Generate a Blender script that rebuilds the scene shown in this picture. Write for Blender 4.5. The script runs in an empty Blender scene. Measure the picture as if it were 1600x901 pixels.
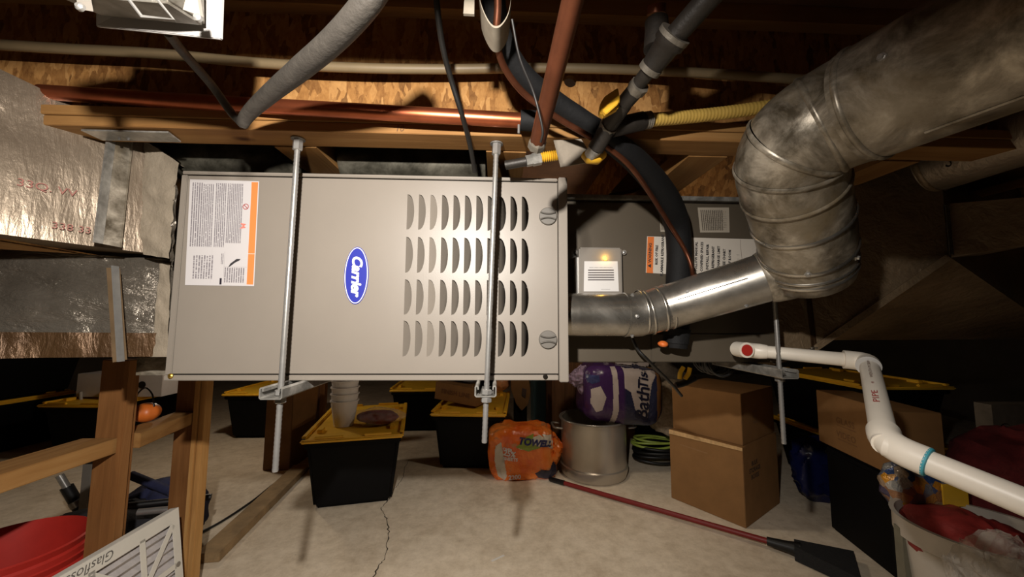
import bpy, bmesh, math, random
from mathutils import Vector, Matrix, noise
from mathutils.geometry import tessellate_polygon
random.seed(7)
SC = bpy.context.scene
COL = SC.collection
R = math.radians
# ------------------------------------------------------------------ camera
F = 577.0
CAM = Vector((0.0, 0.0, 0.93))
YAW, PITCH, ROLL = R(2.25), R(4.95), R(0.3)
CROT = (Matrix.Rotation(-YAW, 3, 'Z') @ Matrix.Rotation(R(90) + PITCH, 3, 'X') @ Matrix.Rotation(ROLL, 3, 'Z'))
cd = bpy.data.cameras.new('camera'); cd.lens = F / 1600 * 36; cd.sensor_width = 36
cd.clip_start = 0.01; cd.clip_end = 60
cam = bpy.data.objects.new('camera', cd); COL.objects.link(cam)
cam.matrix_world = Matrix.Translation(CAM) @ CROT.to_4x4()
SC.camera = cam
# ------------------------------------------------------------------ world, lights, exposure
w = bpy.data.worlds.new('world'); SC.world = w; w.use_nodes = True
w.node_tree.nodes['Background'].inputs[0].default_value = (1.0, 0.86, 0.72, 1)
w.node_tree.nodes['Background'].inputs[1].default_value = 0.012
LAMP = Vector((-0.105, 0.0, 1.222))
ld = bpy.data.lights.new('headlamp', 'SPOT'); ld.energy = 78; ld.color = (1.0, 0.93, 0.85)
ld.shadow_soft_size = 0.014; ld.spot_size = R(162); ld.spot_blend = 1.0
lo = bpy.data.objects.new('headlamp', ld); COL.objects.link(lo); lo.location = LAMP
lo.rotation_euler = (Vector((-0.58, 1.5, 0.22)) - LAMP).to_track_quat('-Z', 'Y').to_euler()
FILL = Vector((0.453, 1.78, 1.15))  # unseen bulb added as fill for the pot, packs and lids
bd = bpy.data.lights.new('fill_light', 'POINT'); bd.energy = 5.5; bd.color = (1.0, 0.85, 0.66); bd.shadow_soft_size = 0.04
bo = bpy.data.objects.new('fill_light', bd); COL.objects.link(bo); bo.location = FILL - Vector((0, 0, .09))
FILL2 = Vector((-1.71, 2.55, 1.15))  # second unseen bulb, added to brighten the left totes and floor
bd2 = bpy.data.lights.new('fill_light_rear', 'POINT'); bd2.energy = 8.5; bd2.color = bd.color; bd2.shadow_soft_size = 0.04
bo2 = bpy.data.objects.new('fill_light_rear', bd2); COL.objects.link(bo2); bo2.location = FILL2 - Vector((0, 0, .09))
SC.view_settings.view_transform = 'Standard'; SC.view_settings.look = 'None'
SC.view_settings.gamma = 1.0; SC.view_settings.use_curve_mapping = False
SC.view_settings.exposure = 0.0

# ------------------------------------------------------------------ helpers
def at(px, py, y=None, z=None, x=None):
    d = CROT @ Vector(((px - 800) / F, -(py - 450.5) / F, -1.0))
    if y is not None: t = (y - CAM.y) / d.y
    elif z is not None: t = (z - CAM.z) / d.z
    else: t = (x - CAM.x) / d.x
    return CAM + d * t
def V(*a): return Vector(a)

class MB:
    def __init__(s): s.v = []; s.f = []; s.uv = {}
    def add(s, vs, fs):
        o = len(s.v); s.v += [Vector(p) for p in vs]; s.f += [tuple(i + o for i in f) for f in fs]; return s
    def quad(s, a, b, c, d, uv=False):
        if uv: s.uv[len(s.f)] = [(0, 0), (1, 0), (1, 1), (0, 1)]
        return s.add([a, b, c, d], [(0, 1, 2, 3)])
    def hexa(s, p):   # p: 4 bottom, 4 top (ccw)
        return s.add(p, [(3, 2, 1, 0), (4, 5, 6, 7), (0, 1, 5, 4), (1, 2, 6, 5), (2, 3, 7, 6), (3, 0, 4, 7)])
    def box(s, x0, x1, y0, y1, z0, z1, M=None):
        p = [V(x0, y0, z0), V(x1, y0, z0), V(x1, y1, z0), V(x0, y1, z0), V(x0, y0, z1), V(x1, y0, z1), V(x1, y1, z1), V(x0, y1, z1)]
        if M is not None: p = [M @ q for q in p]
        return s.hexa(p)
    def slab(s, pts, ext):      # planar polygon extruded by a vector
        pts = [Vector(p) for p in pts]; ext = Vector(ext); n = len(pts)
        fs = [tuple(range(n)), tuple(range(2 * n - 1, n - 1, -1))]
        fs += [((i + 1) % n, i, i + n, (i + 1) % n + n) for i in range(n)]
        return s.add(pts + [p + ext for p in pts], fs)
    def tube(s, path, r, n=14, caps=True, closed=False):
        path = [Vector(p) for p in path]; m = len(path)
        rr = r if isinstance(r, (list, tuple)) else [r] * m
        tans = []
        for i in range(m):
            a = path[(i - 1) % m] if (closed or i > 0) else path[i]
            b = path[(i + 1) % m] if (closed or i < m - 1) else path[i]
            tans.append((b - a).normalized())
        t = tans[0]; up = Vector((0, 0, 1)) if abs(t.z) < 0.9 else Vector((1, 0, 0))
        u = t.cross(up).normalized(); vs = []
        for i in range(m):
            t = tans[i]; u = (u - t * u.dot(t)).normalized(); v = t.cross(u)
            for k in range(n):
                a = 2 * math.pi * k / n
                vs.append(path[i] + (u * math.cos(a) + v * math.sin(a)) * rr[i])
        fs = []
        for i in range(m if closed else m - 1):
            j = (i + 1) % m
            for k in range(n):
                l = (k + 1) % n
                fs.append((i * n + k, i * n + l, j * n + l, j * n + k))
        if caps and not closed:
            fs.append(tuple(range(n - 1, -1, -1))); fs.append(tuple((m - 1) * n + k for k in range(n)))
        return s.add(vs, fs)
    def cyl(s, a, b, r, r2=None, n=20): return s.tube([a, b], [r, r if r2 is None else r2], n)
    def lathe(s, prof, M=None, n=28, cap=True):
        M = M or Matrix.Identity(4); vs = []; fs = []; m = len(prof)
        for r, h in prof:
            for k in range(n):
                a = 2 * math.pi * k / n; vs.append(M @ V(r * math.cos(a), r * math.sin(a), h))
        for i in range(m - 1):
            for k in range(n):
                l = (k + 1) % n; fs.append((i * n + k, i * n + l, (i + 1) * n + l, (i + 1) * n + k))
        if cap:
            fs.append(tuple(range(n - 1, -1, -1))); fs.append(tuple((m - 1) * n + k for k in range(n)))
        return s.add(vs, fs)
    def blob(s, c, rad, M=None, p=1.0, amp=0.1, freq=6.0, nu=36, nv=22, seed=0.0, crease=0.0):
        c = Vector(c); vs = []; fs = []
        def sg(x): return math.copysign(abs(x) ** p, x)
        for j in range(nv + 1):
            th = math.pi * j / nv
            for i in range(nu):
                ph = 2 * math.pi * i / nu
                q = V(sg(math.sin(th)) * sg(math.cos(ph)) * rad[0], sg(math.sin(th)) * sg(math.sin(ph)) * rad[1], sg(math.cos(th)) * rad[2])
                k = 1 + amp * noise.noise(q * freq + V(seed, seed, seed))
                if crease: k -= crease * abs(noise.noise(q * freq * 2.3 + V(seed + 9, seed, 3)))
                q = q * k
                if M is not None: q = M @ q
                vs.append(c + q)
        for j in range(nv):
            for i in range(nu):
                l = (i + 1) % nu; fs.append((j * nu + i, (j + 1) * nu + i, (j + 1) * nu + l, j * nu + l))
        return s.add(vs, fs)
    def build(s, name, mat, parent=None, smooth=None, bevel=0.0, org=None, seg=2):
        o0 = parent_world(parent) if parent is not None else (Vector(org) if org is not None else Vector((0, 0, 0)))
        me = bpy.data.meshes.new(name)
        me.from_pydata([p - o0 for p in s.v], [], s.f)
        if s.uv:
            ul = me.uv_layers.new(name='UVMap')
            for fi, uvs in s.uv.items():
                for k, li in enumerate(me.polygons[fi].loop_indices): ul.data[li].uv = uvs[k]
        bm = bmesh.new(); bm.from_mesh(me)
        if not s.uv: bmesh.ops.remove_doubles(bm, verts=bm.verts, dist=1e-6)
        bmesh.ops.recalc_face_normals(bm, faces=bm.faces) if not s.uv else None
        if bevel: bmesh.ops.bevel(bm, geom=[e for e in bm.edges], offset=bevel, segments=seg, affect='EDGES', clamp_overlap=True)
        bm.to_mesh(me); bm.free()
        if smooth is None and bevel: smooth = 40
        if smooth:
            for p in me.polygons: p.use_smooth = True
            try: me.set_sharp_from_angle(angle=R(smooth))
            except Exception: pass
        me.materials.append(mat)
        o = bpy.data.objects.new(name, me); COL.objects.link(o)
        if parent is not None: o.parent = parent
        else: o.location = o0
        return o
WL = {}
def parent_world(p):
    q = Vector((0, 0, 0))
    while p is not None:
        q = q + Vector(p.location); p = p.parent
    return q
def tag(o, label, cat, group=None, kind=None):
    o['label'] = label; o['category'] = cat
    if group: o['group'] = group
    if kind: o['kind'] = kind
    return o
def thing(name, loc, label, cat, group=None):
    o = bpy.data.objects.new(name, None); COL.objects.link(o); o.location = loc
    o.empty_display_size = 0.05
    return tag(o, label, cat, group)
def copy_tree(o, parent=None):
    c = o.copy(); COL.objects.link(c)
    if parent is not None: c.parent = parent
    for ch in list(o.children): copy_tree(ch, c)
    return c
def struct(o): o['kind'] = 'structure'; return o
def smoothpath(pts, sub=8):     # Catmull-Rom
    pts = [Vector(p) for p in pts]; out = []
    q = [pts[0] * 2 - pts[1]] + pts + [pts[-1] * 2 - pts[-2]]
    for i in range(1, len(q) - 2):
        for k in range(sub):
            t = k / sub; a, b, c, d = q[i - 1], q[i], q[i + 1], q[i + 2]
            out.append(0.5 * ((2 * b) + (c - a) * t + (2 * a - 5 * b + 4 * c - d) * t * t + (3 * b - a - 3 * c + d) * t ** 3))
    out.append(pts[-1]); return out
_tc = {}
def text_geo(txt, size=1.0, shear=0.0, offset=0.0, spacing=1.0, res=3):
    cu = bpy.data.curves.new('t', 'FONT'); cu.body = txt; cu.size = size; cu.shear = shear; cu.offset = offset
    cu.space_character = spacing; cu.align_x = 'CENTER'; cu.align_y = 'CENTER'; cu.resolution_u = res; cu.fill_mode = 'FRONT'
    ob = bpy.data.objects.new('t', cu); COL.objects.link(ob)
    dg = bpy.context.evaluated_depsgraph_get(); dg.update()
    me = ob.evaluated_get(dg).to_mesh()
    vs = [v.co.copy() for v in me.vertices]; fs = [tuple(p.vertices) for p in me.polygons]
    ob.evaluated_get(dg).to_mesh_clear()
    bpy.data.objects.remove(ob); bpy.data.curves.remove(cu)
    return vs, fs
def put_text(mb, txt, org, ux, uy, size, **k):
    vs, fs = text_geo(txt, size, **k); ux = Vector(ux).normalized(); uy = Vector(uy).normalized(); org = Vector(org)
    return mb.add([org + ux * v.x + uy * v.y for v in vs], fs)

# ------------------------------------------------------------------ materials
MATS = {}
class NT:
    def __init__(s, name):
        s.m = bpy.data.materials.new(name); s.m.use_nodes = True; s.t = s.m.node_tree
        s.b = s.t.nodes['Principled BSDF']; s.tc = s.t.nodes.new('ShaderNodeTexCoord'); MATS[name] = s.m
    def n(s, typ, **k):
        x = s.t.nodes.new('ShaderNode' + typ)
        for a, v in k.items():
            if a.startswith('i_'):
                key = a[2:]; key = int(key) if key.isdigit() else key
                x.inputs[key].default_value = v
            else: setattr(x, a, v)
        return x
    def l(s, a, b): s.t.links.new(a, b)
    def mapping(s, scale=(1, 1, 1), rot=(0, 0, 0), src='Object'):
        m = s.n('Mapping'); m.inputs['Scale'].default_value = scale; m.inputs['Rotation'].default_value = rot
        s.l(s.tc.outputs[src], m.inputs[0]); return m.outputs[0]
    def noise(s, vec, scale, detail=4, rough=0.6, dist=0.0):
        x = s.n('TexNoise'); x.inputs['Scale'].default_value = scale; x.inputs['Detail'].default_value = detail
        x.inputs['Roughness'].default_value = rough; x.inputs['Distortion'].default_value = dist
        s.l(vec, x.inputs['Vector']); return x.outputs[0]
    def ramp(s, fac, stops):
        x = s.n('ValToRGB'); e = x.color_ramp.elements
        while len(e) < len(stops): e.new(0.5)
        for i, (p, c) in enumerate(stops):
            e[i].position = p; e[i].color = (*c, 1) if len(c) == 3 else c
        s.l(fac, x.inputs[0]); return x.outputs[0]
    def mth(s, op, a, b=None, clamp=False):
        x = s.n('Math', operation=op); x.use_clamp = clamp
        for i, q in enumerate((a, b)):
            if q is None: continue
            if isinstance(q, (int, float)): x.inputs[i].default_value = q
            else: s.l(q, x.inputs[i])
        return x.outputs[0]
    def mix(s, fac, a, b, mode='MIX'):
        x = s.n('MixRGB', blend_type=mode)
        for i, q in enumerate((fac, a, b)):
            if isinstance(q, (int, float)): x.inputs[i].default_value = q
            elif isinstance(q, tuple): x.inputs[i].default_value = (*q, 1)
            else: s.l(q, x.inputs[i])
        return x.outputs[0]
    def bump(s, h, strength=0.2, dist=0.01):
        x = s.n('Bump'); x.inputs['Strength'].default_value = strength; x.inputs['Distance'].default_value = dist
        s.l(h, x.inputs['Height']); s.l(x.outputs[0], s.b.inputs['Normal'])
    def base(s, col): 
        if isinstance(col, tuple): s.b.inputs['Base Color'].default_value = (*col, 1)
        else: s.l(col, s.b.inputs['Base Color'])
    def pbr(s, rough=0.5, metal=0.0, spec=0.5, coat=0.0):
        s.b.inputs['Roughness'].default_value = rough; s.b.inputs['Metallic'].default_value = metal
        s.b.inputs['Specular IOR Level'].default_value = spec; s.b.inputs['Coat Weight'].default_value = coat
        return s
def C(r, g, b):     # sRGB 0-255 to linear
    f = lambda c: (c / 255 / 12.92) if c / 255 <= 0.04045 else ((c / 255 + 0.055) / 1.055) ** 2.4
    return (f(r), f(g), f(b))
def simple(name, col, rough=0.5, metal=0.0, var=0.15, vs=18, bump=0.0, bs=60, spec=0.5, coat=0.0):
    t = NT(name); t.pbr(rough, metal, spec, coat); vec = t.mapping()
    if var:
        f = t.noise(vec, vs, 5)
        c0 = tuple(max(0, c * (1 - var)) for c in col); c1 = tuple(min(1, c * (1 + var)) for c in col)
        t.base(t.ramp(f, [(0.3, c0), (0.7, c1)]))
    else: t.base(col)
    if bump: t.bump(t.noise(vec, bs, 4), bump, 0.004)
    return t.m
def wood(name, axis, c0, c1, c2, rough=0.7):
    t = NT(name); t.pbr(rough, 0, 0.25)
    sc = [14, 14, 14]; sc[axis] = 0.9
    f = t.noise(t.mapping(tuple(sc)), 3.0, 6, 0.65, 0.6)
    g = t.noise(t.mapping(), 3.0, 3)
    col = t.ramp(f, [(0.25, c0), (0.5, c1), (0.75, c2)])
    k = t.n('TexVoronoi'); k.inputs['Scale'].default_value = 7.0; t.l(t.mapping(tuple(1.0 if i != axis else 0.5 for i in range(3))), k.inputs['Vector'])
    knot = t.ramp(k.outputs[0], [(0.03, (0.25, 0.16, 0.1)), (0.09, (1, 1, 1))])
    t.base(t.mix(1.0, t.mix(0.35, col, t.ramp(g, [(0.3, c0), (0.7, c2)])), knot, 'MULTIPLY')); t.bump(f, 0.25, 0.003); return t.m
def galv(name, dark, light, rough=0.38, metal=0.85, scale=9, dust=None):
    t = NT(name); t.pbr(rough, metal, 0.5); vec = t.mapping()
    f = t.noise(vec, scale, 8, 0.68, 0.4)
    col = t.ramp(f, [(0.36, dark), (0.5, tuple((a * .6 + b * .4) for a, b in zip(dark, light))), (0.64, light)])
    if dust is not None:
        g = t.noise(vec, 3.5, 6, 0.7, 0.8)
        dm = t.ramp(g, [(0.46, (0, 0, 0)), (0.62, (1, 1, 1))])
        col = t.mix(dm, col, dust)
        t.l(t.mth('SUBTRACT', metal, t.mth('MULTIPLY', dm, 0.5)), t.b.inputs['Metallic'])
    t.base(col)
    t.l(t.mth('ADD', t.mth('MULTIPLY', f, 0.35), rough - 0.15), t.b.inputs['Roughness'])
    t.bump(f, 0.12, 0.004); return t.m
def foil(name, c0, c1, rough=0.32, metal=0.8, sc=(6, 6, 30), bstr=0.5):
    t = NT(name); t.pbr(rough, metal, 0.5)
    f = t.noise(t.mapping(sc), 2.2, 6, 0.6, 0.5); g = t.noise(t.mapping(), 26, 5)
    col = t.ramp(t.noise(t.mapping(), 4, 5), [(0.35, c0), (0.65, c1)])
    t.base(col); t.bump(t.mth('ADD', t.mth('MULTIPLY', f, 1.3), t.mth('MULTIPLY', g, 0.55)), bstr, 0.012)
    return t.m
def printed(name, paper, ink, blocks, fills=(), rough=0.4):
    """paper with rows of unreadable small print: blocks = (u0,v0,u1,v1,lines,'u'|'v',density), fills = (u0,v0,u1,v1,colour)"""
    t = NT(name); t.pbr(rough, 0, 0.4)
    sx = t.n('SeparateXYZ'); t.l(t.tc.outputs['UV'], sx.inputs[0]); U, W = sx.outputs[0], sx.outputs[1]
    def rect(a, b, c, d):
        m = t.mth('MULTIPLY', t.mth('GREATER_THAN', U, a), t.mth('LESS_THAN', U, c))
        return t.mth('MULTIPLY', m, t.mth('MULTIPLY', t.mth('GREATER_THAN', W, b), t.mth('LESS_THAN', W, d)))
    col = t.mix(0.0, paper, paper)
    for (a, b, c, d, cc) in fills: col = t.mix(rect(a, b, c, d), col, cc)
    for (a, b, c, d, nl, dr, den) in blocks:
        P, Q = (U, W) if dr == 'v' else (W, U)      # 'v': text lines run along v
        s0, s1 = (a, c) if dr == 'v' else (b, d)
        ph = t.mth('MULTIPLY', t.mth('SUBTRACT', P, s0), nl / (s1 - s0))
        line = t.mth('LESS_THAN', t.mth('FRACT', ph), 0.55)
        cv = t.n('CombineXYZ'); t.l(t.mth('MULTIPLY', t.mth('FLOOR', ph), 3.7), cv.inputs[0]); t.l(t.mth('MULTIPLY', Q, 110), cv.inputs[1])
        nz = t.mth('GREATER_THAN', t.noise(cv.outputs[0], 1.0, 2), 1 - den)
        col = t.mix(t.mth('MULTIPLY', t.mth('MULTIPLY', line, nz), rect(a, b, c, d)), col, ink)
    t.base(col); return t.m

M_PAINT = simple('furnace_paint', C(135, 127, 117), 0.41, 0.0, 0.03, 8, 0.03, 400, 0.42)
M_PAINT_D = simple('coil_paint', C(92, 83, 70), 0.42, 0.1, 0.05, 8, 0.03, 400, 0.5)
M_GALV = galv('galvanised_dull', C(88, 79, 64), C(200, 190, 172), 0.32, 0.42, 17, C(128, 114, 90))
M_GALV2 = galv('galvanised_zinc', C(130, 128, 122), C(196, 193, 186), 0.34, 0.5, 25)
M_ALU = galv('bright_vent_metal', C(165, 160, 150), C(215, 210, 200), 0.26, 0.9, 6)
M_STEEL = simple('zinc_rod', C(178, 176, 172), 0.3, 0.65, 0.1, 60)
M_BRUSH = simple('brushed_steel', C(182, 174, 162), 0.3, 0.65, 0.05, 10)
M_FOIL = foil('foil_insulation', C(128, 113, 96), C(158, 143, 124), 0.36, 0.5, (34, 34, 7), 0.22)
M_FOILD = foil('foil_insulation_dirty', C(116, 97, 74), C(158, 136, 107), 0.42, 0.4, (8, 8, 8), 0.5)
M_FOILS = foil('foil_shiny', C(96, 88, 78), C(140, 132, 120), 0.24, 0.6, (7, 7, 20), 0.6)
M_TAPE = foil('brown_foil_tape', C(66, 46, 30), C(100, 74, 48), 0.4, 0.5, (20, 20, 6), 0.5)
M_MASTIC = simple('mastic', C(150, 138, 120), 0.75, 0, 0.1, 20, 0.8, 45)
M_COPPER = simple('copper', C(196, 110, 74), 0.33, 0.9, 0.22, 14)
M_COPPERD = simple('copper_tarnished', C(112, 66, 45), 0.42, 0.75, 0.3, 20)
M_IRON = simple('black_iron', C(42, 38, 34), 0.5, 0.35, 0.25, 60, 0.15, 200)
M_IRONG = simple('grey_fitting', C(112, 106, 96), 0.5, 0.5, 0.25, 70, 0.2, 150)
M_RUBBER = simple('black_foam', C(15, 15, 16), 0.75, 0, 0.2, 30, 0.2, 120, 0.3)
M_BLACK = simple('black_plastic', C(16, 16, 17), 0.45, 0, 0.15, 20)
M_TOTE = simple('tote_black', C(9, 9, 11), 0.6, 0, 0.15, 20, 0, 60, 0.15)
M_YEL = simple('tote_yellow', C(244, 192, 52), 0.5, 0, 0.08, 15)
M_YELV = simple('valve_yellow', C(215, 165, 40), 0.5, 0, 0.12, 30)
M_CSST = simple('csst_yellow', C(205, 170, 84), 0.5, 0, 0.12, 30)
M_CREAM = simple('cream_tube', C(140, 122, 92), 0.5, 0, 0.1, 15)
M_CABLE = simple('grey_cable', C(56, 52, 47), 0.6, 0, 0.25, 50, 0.3, 160)
M_CABLEB = simple('black_cable', C(20, 19, 18), 0.45, 0, 0.2, 50)
M_PVC = simple('pvc_white', C(222, 214, 200), 0.4, 0, 0.05, 12, 0.03, 60)
M_RED = simple('red_plastic', C(166, 40, 32), 0.45, 0, 0.12, 12)
M_REDI = simple('red_ink', C(150, 50, 45), 0.7, 0, 0)
M_TEAL = simple('teal_primer', C(60, 150, 165), 0.5, 0, 0.1)
M_WHITE = simple('white_plastic', C(200, 197, 192), 0.45, 0, 0.04, 15)
M_PAPER = simple('paper_white', C(226, 222, 216), 0.5, 0, 0.03, 15)
M_INK = simple('ink_black', C(38, 36, 38), 0.6, 0, 0)
M_GREY = simple('grey_plastic', C(128, 122, 114), 0.42, 0.1, 0.06, 20)
M_ORANGE = simple('orange_print', C(232, 120, 52), 0.45, 0, 0.05)
M_BLUE = simple('badge_blue', C(36, 44, 140), 0.35, 0, 0)
M_BADGE = simple('badge_white', C(235, 235, 235), 0.4, 0, 0)
M_CARD = simple('cardboard', C(136, 100, 62), 0.8, 0, 0.1, 9, 0.08, 90, 0.2)
M_CARDD = simple('cardboard_dark', C(128, 92, 58), 0.8, 0, 0.14, 9, 0.08, 90, 0.2)
WC = (C(122, 82, 42), C(156, 112, 62), C(176, 136, 84))
M_WX = wood('lumber_x', 0, *WC); M_WY = wood('lumber_y', 1, *WC); M_WZ = wood('lumber_z', 2, C(92, 58, 28), C(122, 80, 42), C(144, 102, 60))  # lumber_z darkened overall for the shaded post fronts
M_WZ_LIT = wood('lumber_z_lit', 2, C(138, 96, 52), C(174, 128, 72), C(196, 154, 98))  # post wood with the brightness of its lit edges in the colour
M_WDARK = wood('lumber_dark', 2, C(70, 46, 28), C(98, 66, 40), C(120, 84, 54))
def osb():
    t = NT('osb'); t.pbr(0.75, 0, 0.25)
    def layer(rot, sc, seed):
        mp = t.n('Mapping'); mp.inputs['Scale'].default_value = sc; mp.inputs['Rotation'].default_value = (0, rot, 0); mp.inputs['Location'].default_value = (seed, 0, seed * 2)
        t.l(t.tc.outputs['Object'], mp.inputs[0])
        vo = t.n('TexVoronoi', feature='F1', distance='MANHATTAN'); vo.inputs['Scale'].default_value = 1.0; t.l(mp.outputs[0], vo.inputs['Vector'])
        sp = t.n('SeparateXYZ'); t.l(vo.outputs['Color'], sp.inputs[0])
        gr = t.noise(mp.outputs[0], 3.0, 4, .6, .3)
        return sp.outputs[0], sp.outputs[1], gr
    a0, a1, g0 = layer(R(12), (42, 20, 24), 0.0)
    b0, b1, g1 = layer(R(-38), (66, 20, 24), 3.3)
    c0, c1, g2 = layer(R(55), (80, 20, 26), 7.1)
    r_ = [(0.0, C(84, 52, 22)), (0.2, C(130, 86, 42)), (0.5, C(164, 116, 62)), (1.0, C(190, 144, 88))]
    col = t.mix(t.mth('GREATER_THAN', b1, 0.55), t.ramp(a0, r_), t.ramp(b0, r_))
    col = t.mix(t.mth('GREATER_THAN', c1, 0.72), col, t.ramp(c0, r_))
    col = t.mix(0.3, col, t.ramp(g0, [(0.3, C(110, 68, 30)), (0.7, C(208, 156, 92))]))
    dk = t.noise(t.mapping((14, 14, 8)), 2.4, 5, .7)
    col = t.mix(1.0, col, t.ramp(dk, [(0.3, (.5, .42, .34)), (0.42, (1, 1, 1))]), 'MULTIPLY')
    t.base(col); t.bump(t.mth('ADD', a0, b0), 0.35, 0.004); return t.m
M_OSB = osb()
def concrete():
    t = NT('concrete'); t.pbr(0.85, 0, 0.3); vec = t.mapping()
    f = t.noise(vec, 2.6, 8, 0.7, 0.5); g = t.noise(vec, 17, 8, 0.78); h = t.noise(vec, 130, 3)
    col = t.ramp(f, [(0.3, C(186, 166, 138)), (0.5, C(222, 206, 180)), (0.7, C(242, 228, 206))])
    col = t.mix(0.5, col, t.ramp(g, [(0.32, C(184, 166, 142)), (0.6, C(240, 226, 204))]))
    v = t.n('TexVoronoi'); v.inputs['Scale'].default_value = 9; t.l(vec, v.inputs['Vector'])
    col = t.mix(1.0, col, t.ramp(v.outputs[0], [(0.015, (0.35, 0.3, 0.25)), (0.03, (1, 1, 1))]), 'MULTIPLY')
    t.base(col); t.bump(t.mth('ADD', g, t.mth('MULTIPLY', h, 0.4)), 0.25, 0.004); return t.m
M_CONC = concrete()
M_WALL = simple('foundation_wall', C(92, 82, 70), 0.9, 0, 0.2, 4, 0.3, 40)
M_SUB = simple('subfloor_dark', C(98, 66, 42), 0.85, 0, 0.3, 9)
def clearp(name, col, rough=0.25, trans=0.6, bump=0.0, alpha=1.0):
    t = NT(name); t.pbr(rough, 0, 0.5); t.base(col); t.b.inputs['Transmission Weight'].default_value = trans
    t.b.inputs['IOR'].default_value = 1.15; t.b.inputs['Alpha'].default_value = alpha
    if bump: t.bump(t.noise(t.mapping(), 30, 4), bump, 0.01)
    return t.m
# ================================================================== SETTING
YF = 0.78                                   # furnace front plane
ZJ = at(600, 207, y=0.69).z                 # underside of the joists
ZT = ZJ + 0.30                              # underside of the subfloor
def slabbox(name, mat, x0, x1, y0, y1, z0, z1): return MB().box(x0, x1, y0, y1, z0, z1).build(name, mat)
struct(slabbox('floor', M_CONC, -4.6, 4.6, -2.0, 6.6, -0.1, 0.0))
struct(slabbox('ceiling', M_SUB, -4.6, 4.6, -2.0, 6.6, ZT, ZT + 0.05))
struct(slabbox('wall_back', M_WALL, -4.6, 4.6, 6.5, 6.6, 0.0, ZT))
struct(slabbox('wall_left', M_WALL, -4.6, -4.5, -2.0, 6.5, 0.0, ZT))
struct(slabbox('wall_right', M_WALL, 4.5, 4.6, -2.0, 6.5, 0.0, ZT))
struct(slabbox('wall_front', M_WALL, -4.5, 4.5, -2.0, -1.9, 0.0, ZT))
# crack in the slab: a thin dark groove filled with dirt
M_CRACK = simple('crack_dirt', C(62, 52, 40), 0.95, 0, 0.3, 60)
cp = [(583, 905), (592, 884), (603, 872), (605, 848), (607, 830), (606, 814), (600, 803), (596, 793), (605, 783), (611, 775), (614, 765), (622, 758), (630, 744), (632, 730), (640, 716)]
pts = [at(a, b, z=0.0) for a, b in cp]
dense = []
for i in range(len(pts) - 1):
    for k in range(5):
        q = pts[i].lerp(pts[i + 1], k / 5); q.x += random.uniform(-.005, .005); dense.append(q)
mb = MB(); vs = []; fs = []
for i, p in enumerate(dense):
    wd = random.uniform(.0008, .0032) if i < 45 else .0012
    vs += [V(p.x - wd, p.y, 0.0006), V(p.x + wd, p.y, 0.0006)]
    if i: fs.append((2 * i - 2, 2 * i - 1, 2 * i + 1, 2 * i))
fl = bpy.data.objects['floor']
mb.add(vs, fs).build('crack', M_CRACK, fl)

# ---- header I-joist above the furnace (runs left-right)
xl, xr = -4.4, 4.4
hj = thing('i_joist', (0, 0.72, ZJ), 'long timber I-joist with flaky strand board web running above the furnace', 'joist')
MB().box(xl, xr, 0.692, 0.755, ZJ, ZJ + 0.019).build('flange', M_WX, hj, bevel=.001)
MB().box(xl, xr, 0.689, 0.757, ZJ + 0.0195, ZJ + 0.038).build('flange', M_WX, hj, bevel=.001)
MB().box(xl, xr, 0.692, 0.755, ZT - 0.038, ZT - 0.001).build('flange', M_WX, hj)
# web with a punched round hole
hc = at(891, 127, y=0.719); hr = 0.013
def web_with_hole():
    m = MB(); z0, z1 = ZJ + .038, ZT - .038; y0, y1 = 0.719, 0.729
    n = 20; ring = [V(hc.x + hr * math.cos(2 * math.pi * k / n), 0, hc.z + hr * math.sin(2 * math.pi * k / n)) for k in range(n)]
    outer = [V(hc.x - .05, 0, z0), V(hc.x + .05, 0, z0), V(hc.x + .05, 0, z1), V(hc.x - .05, 0, z1)]
    allv = outer + ring; tris = tessellate_polygon([outer, ring])
    for yy in (y0, y1): m.add([V(p.x, yy, p.z) for p in allv], tris)
    for k in range(n):
        a, b = ring[k], ring[(k + 1) % n]; m.add([V(a.x, y0, a.z), V(b.x, y0, b.z), V(b.x, y1, b.z), V(a.x, y1, a.z)], [(0, 1, 2, 3)])
    m.box(xl, hc.x - .05, y0, y1, z0, z1); m.box(hc.x + .05, xr, y0, y1, z0, z1); return m
web_with_hole().build('web', M_OSB, hj)
m = MB(); p = at(624, 201, y=0.691); put_text(m, '10', p, (1, 0, 0), (0, 0, 1), 0.017, shear=.2); m.build('stamp', simple('stamp_ink', C(90, 64, 40), .8, 0, 0), hj)
# nearer neighbour joist (above the photographer) and one behind it
for yy, lab in ((0.165, 'timber I-joist overhead in front of the furnace, nearest the viewer'), (-0.45, 'timber I-joist overhead behind the viewer')):
    j = thing('i_joist', (0, yy, ZJ), lab, 'joist')
    MB().box(xl, xr, yy, yy + .063, ZJ, ZJ + .038).build('flange', M_WX, j)
    MB().box(xl, xr, yy, yy + .063, ZT - .038, ZT - .001).build('flange', M_WX, j)
    MB().box(xl, xr, yy + .027, yy + .037, ZJ + .038, ZT - .038).build('web', M_OSB, j)
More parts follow.
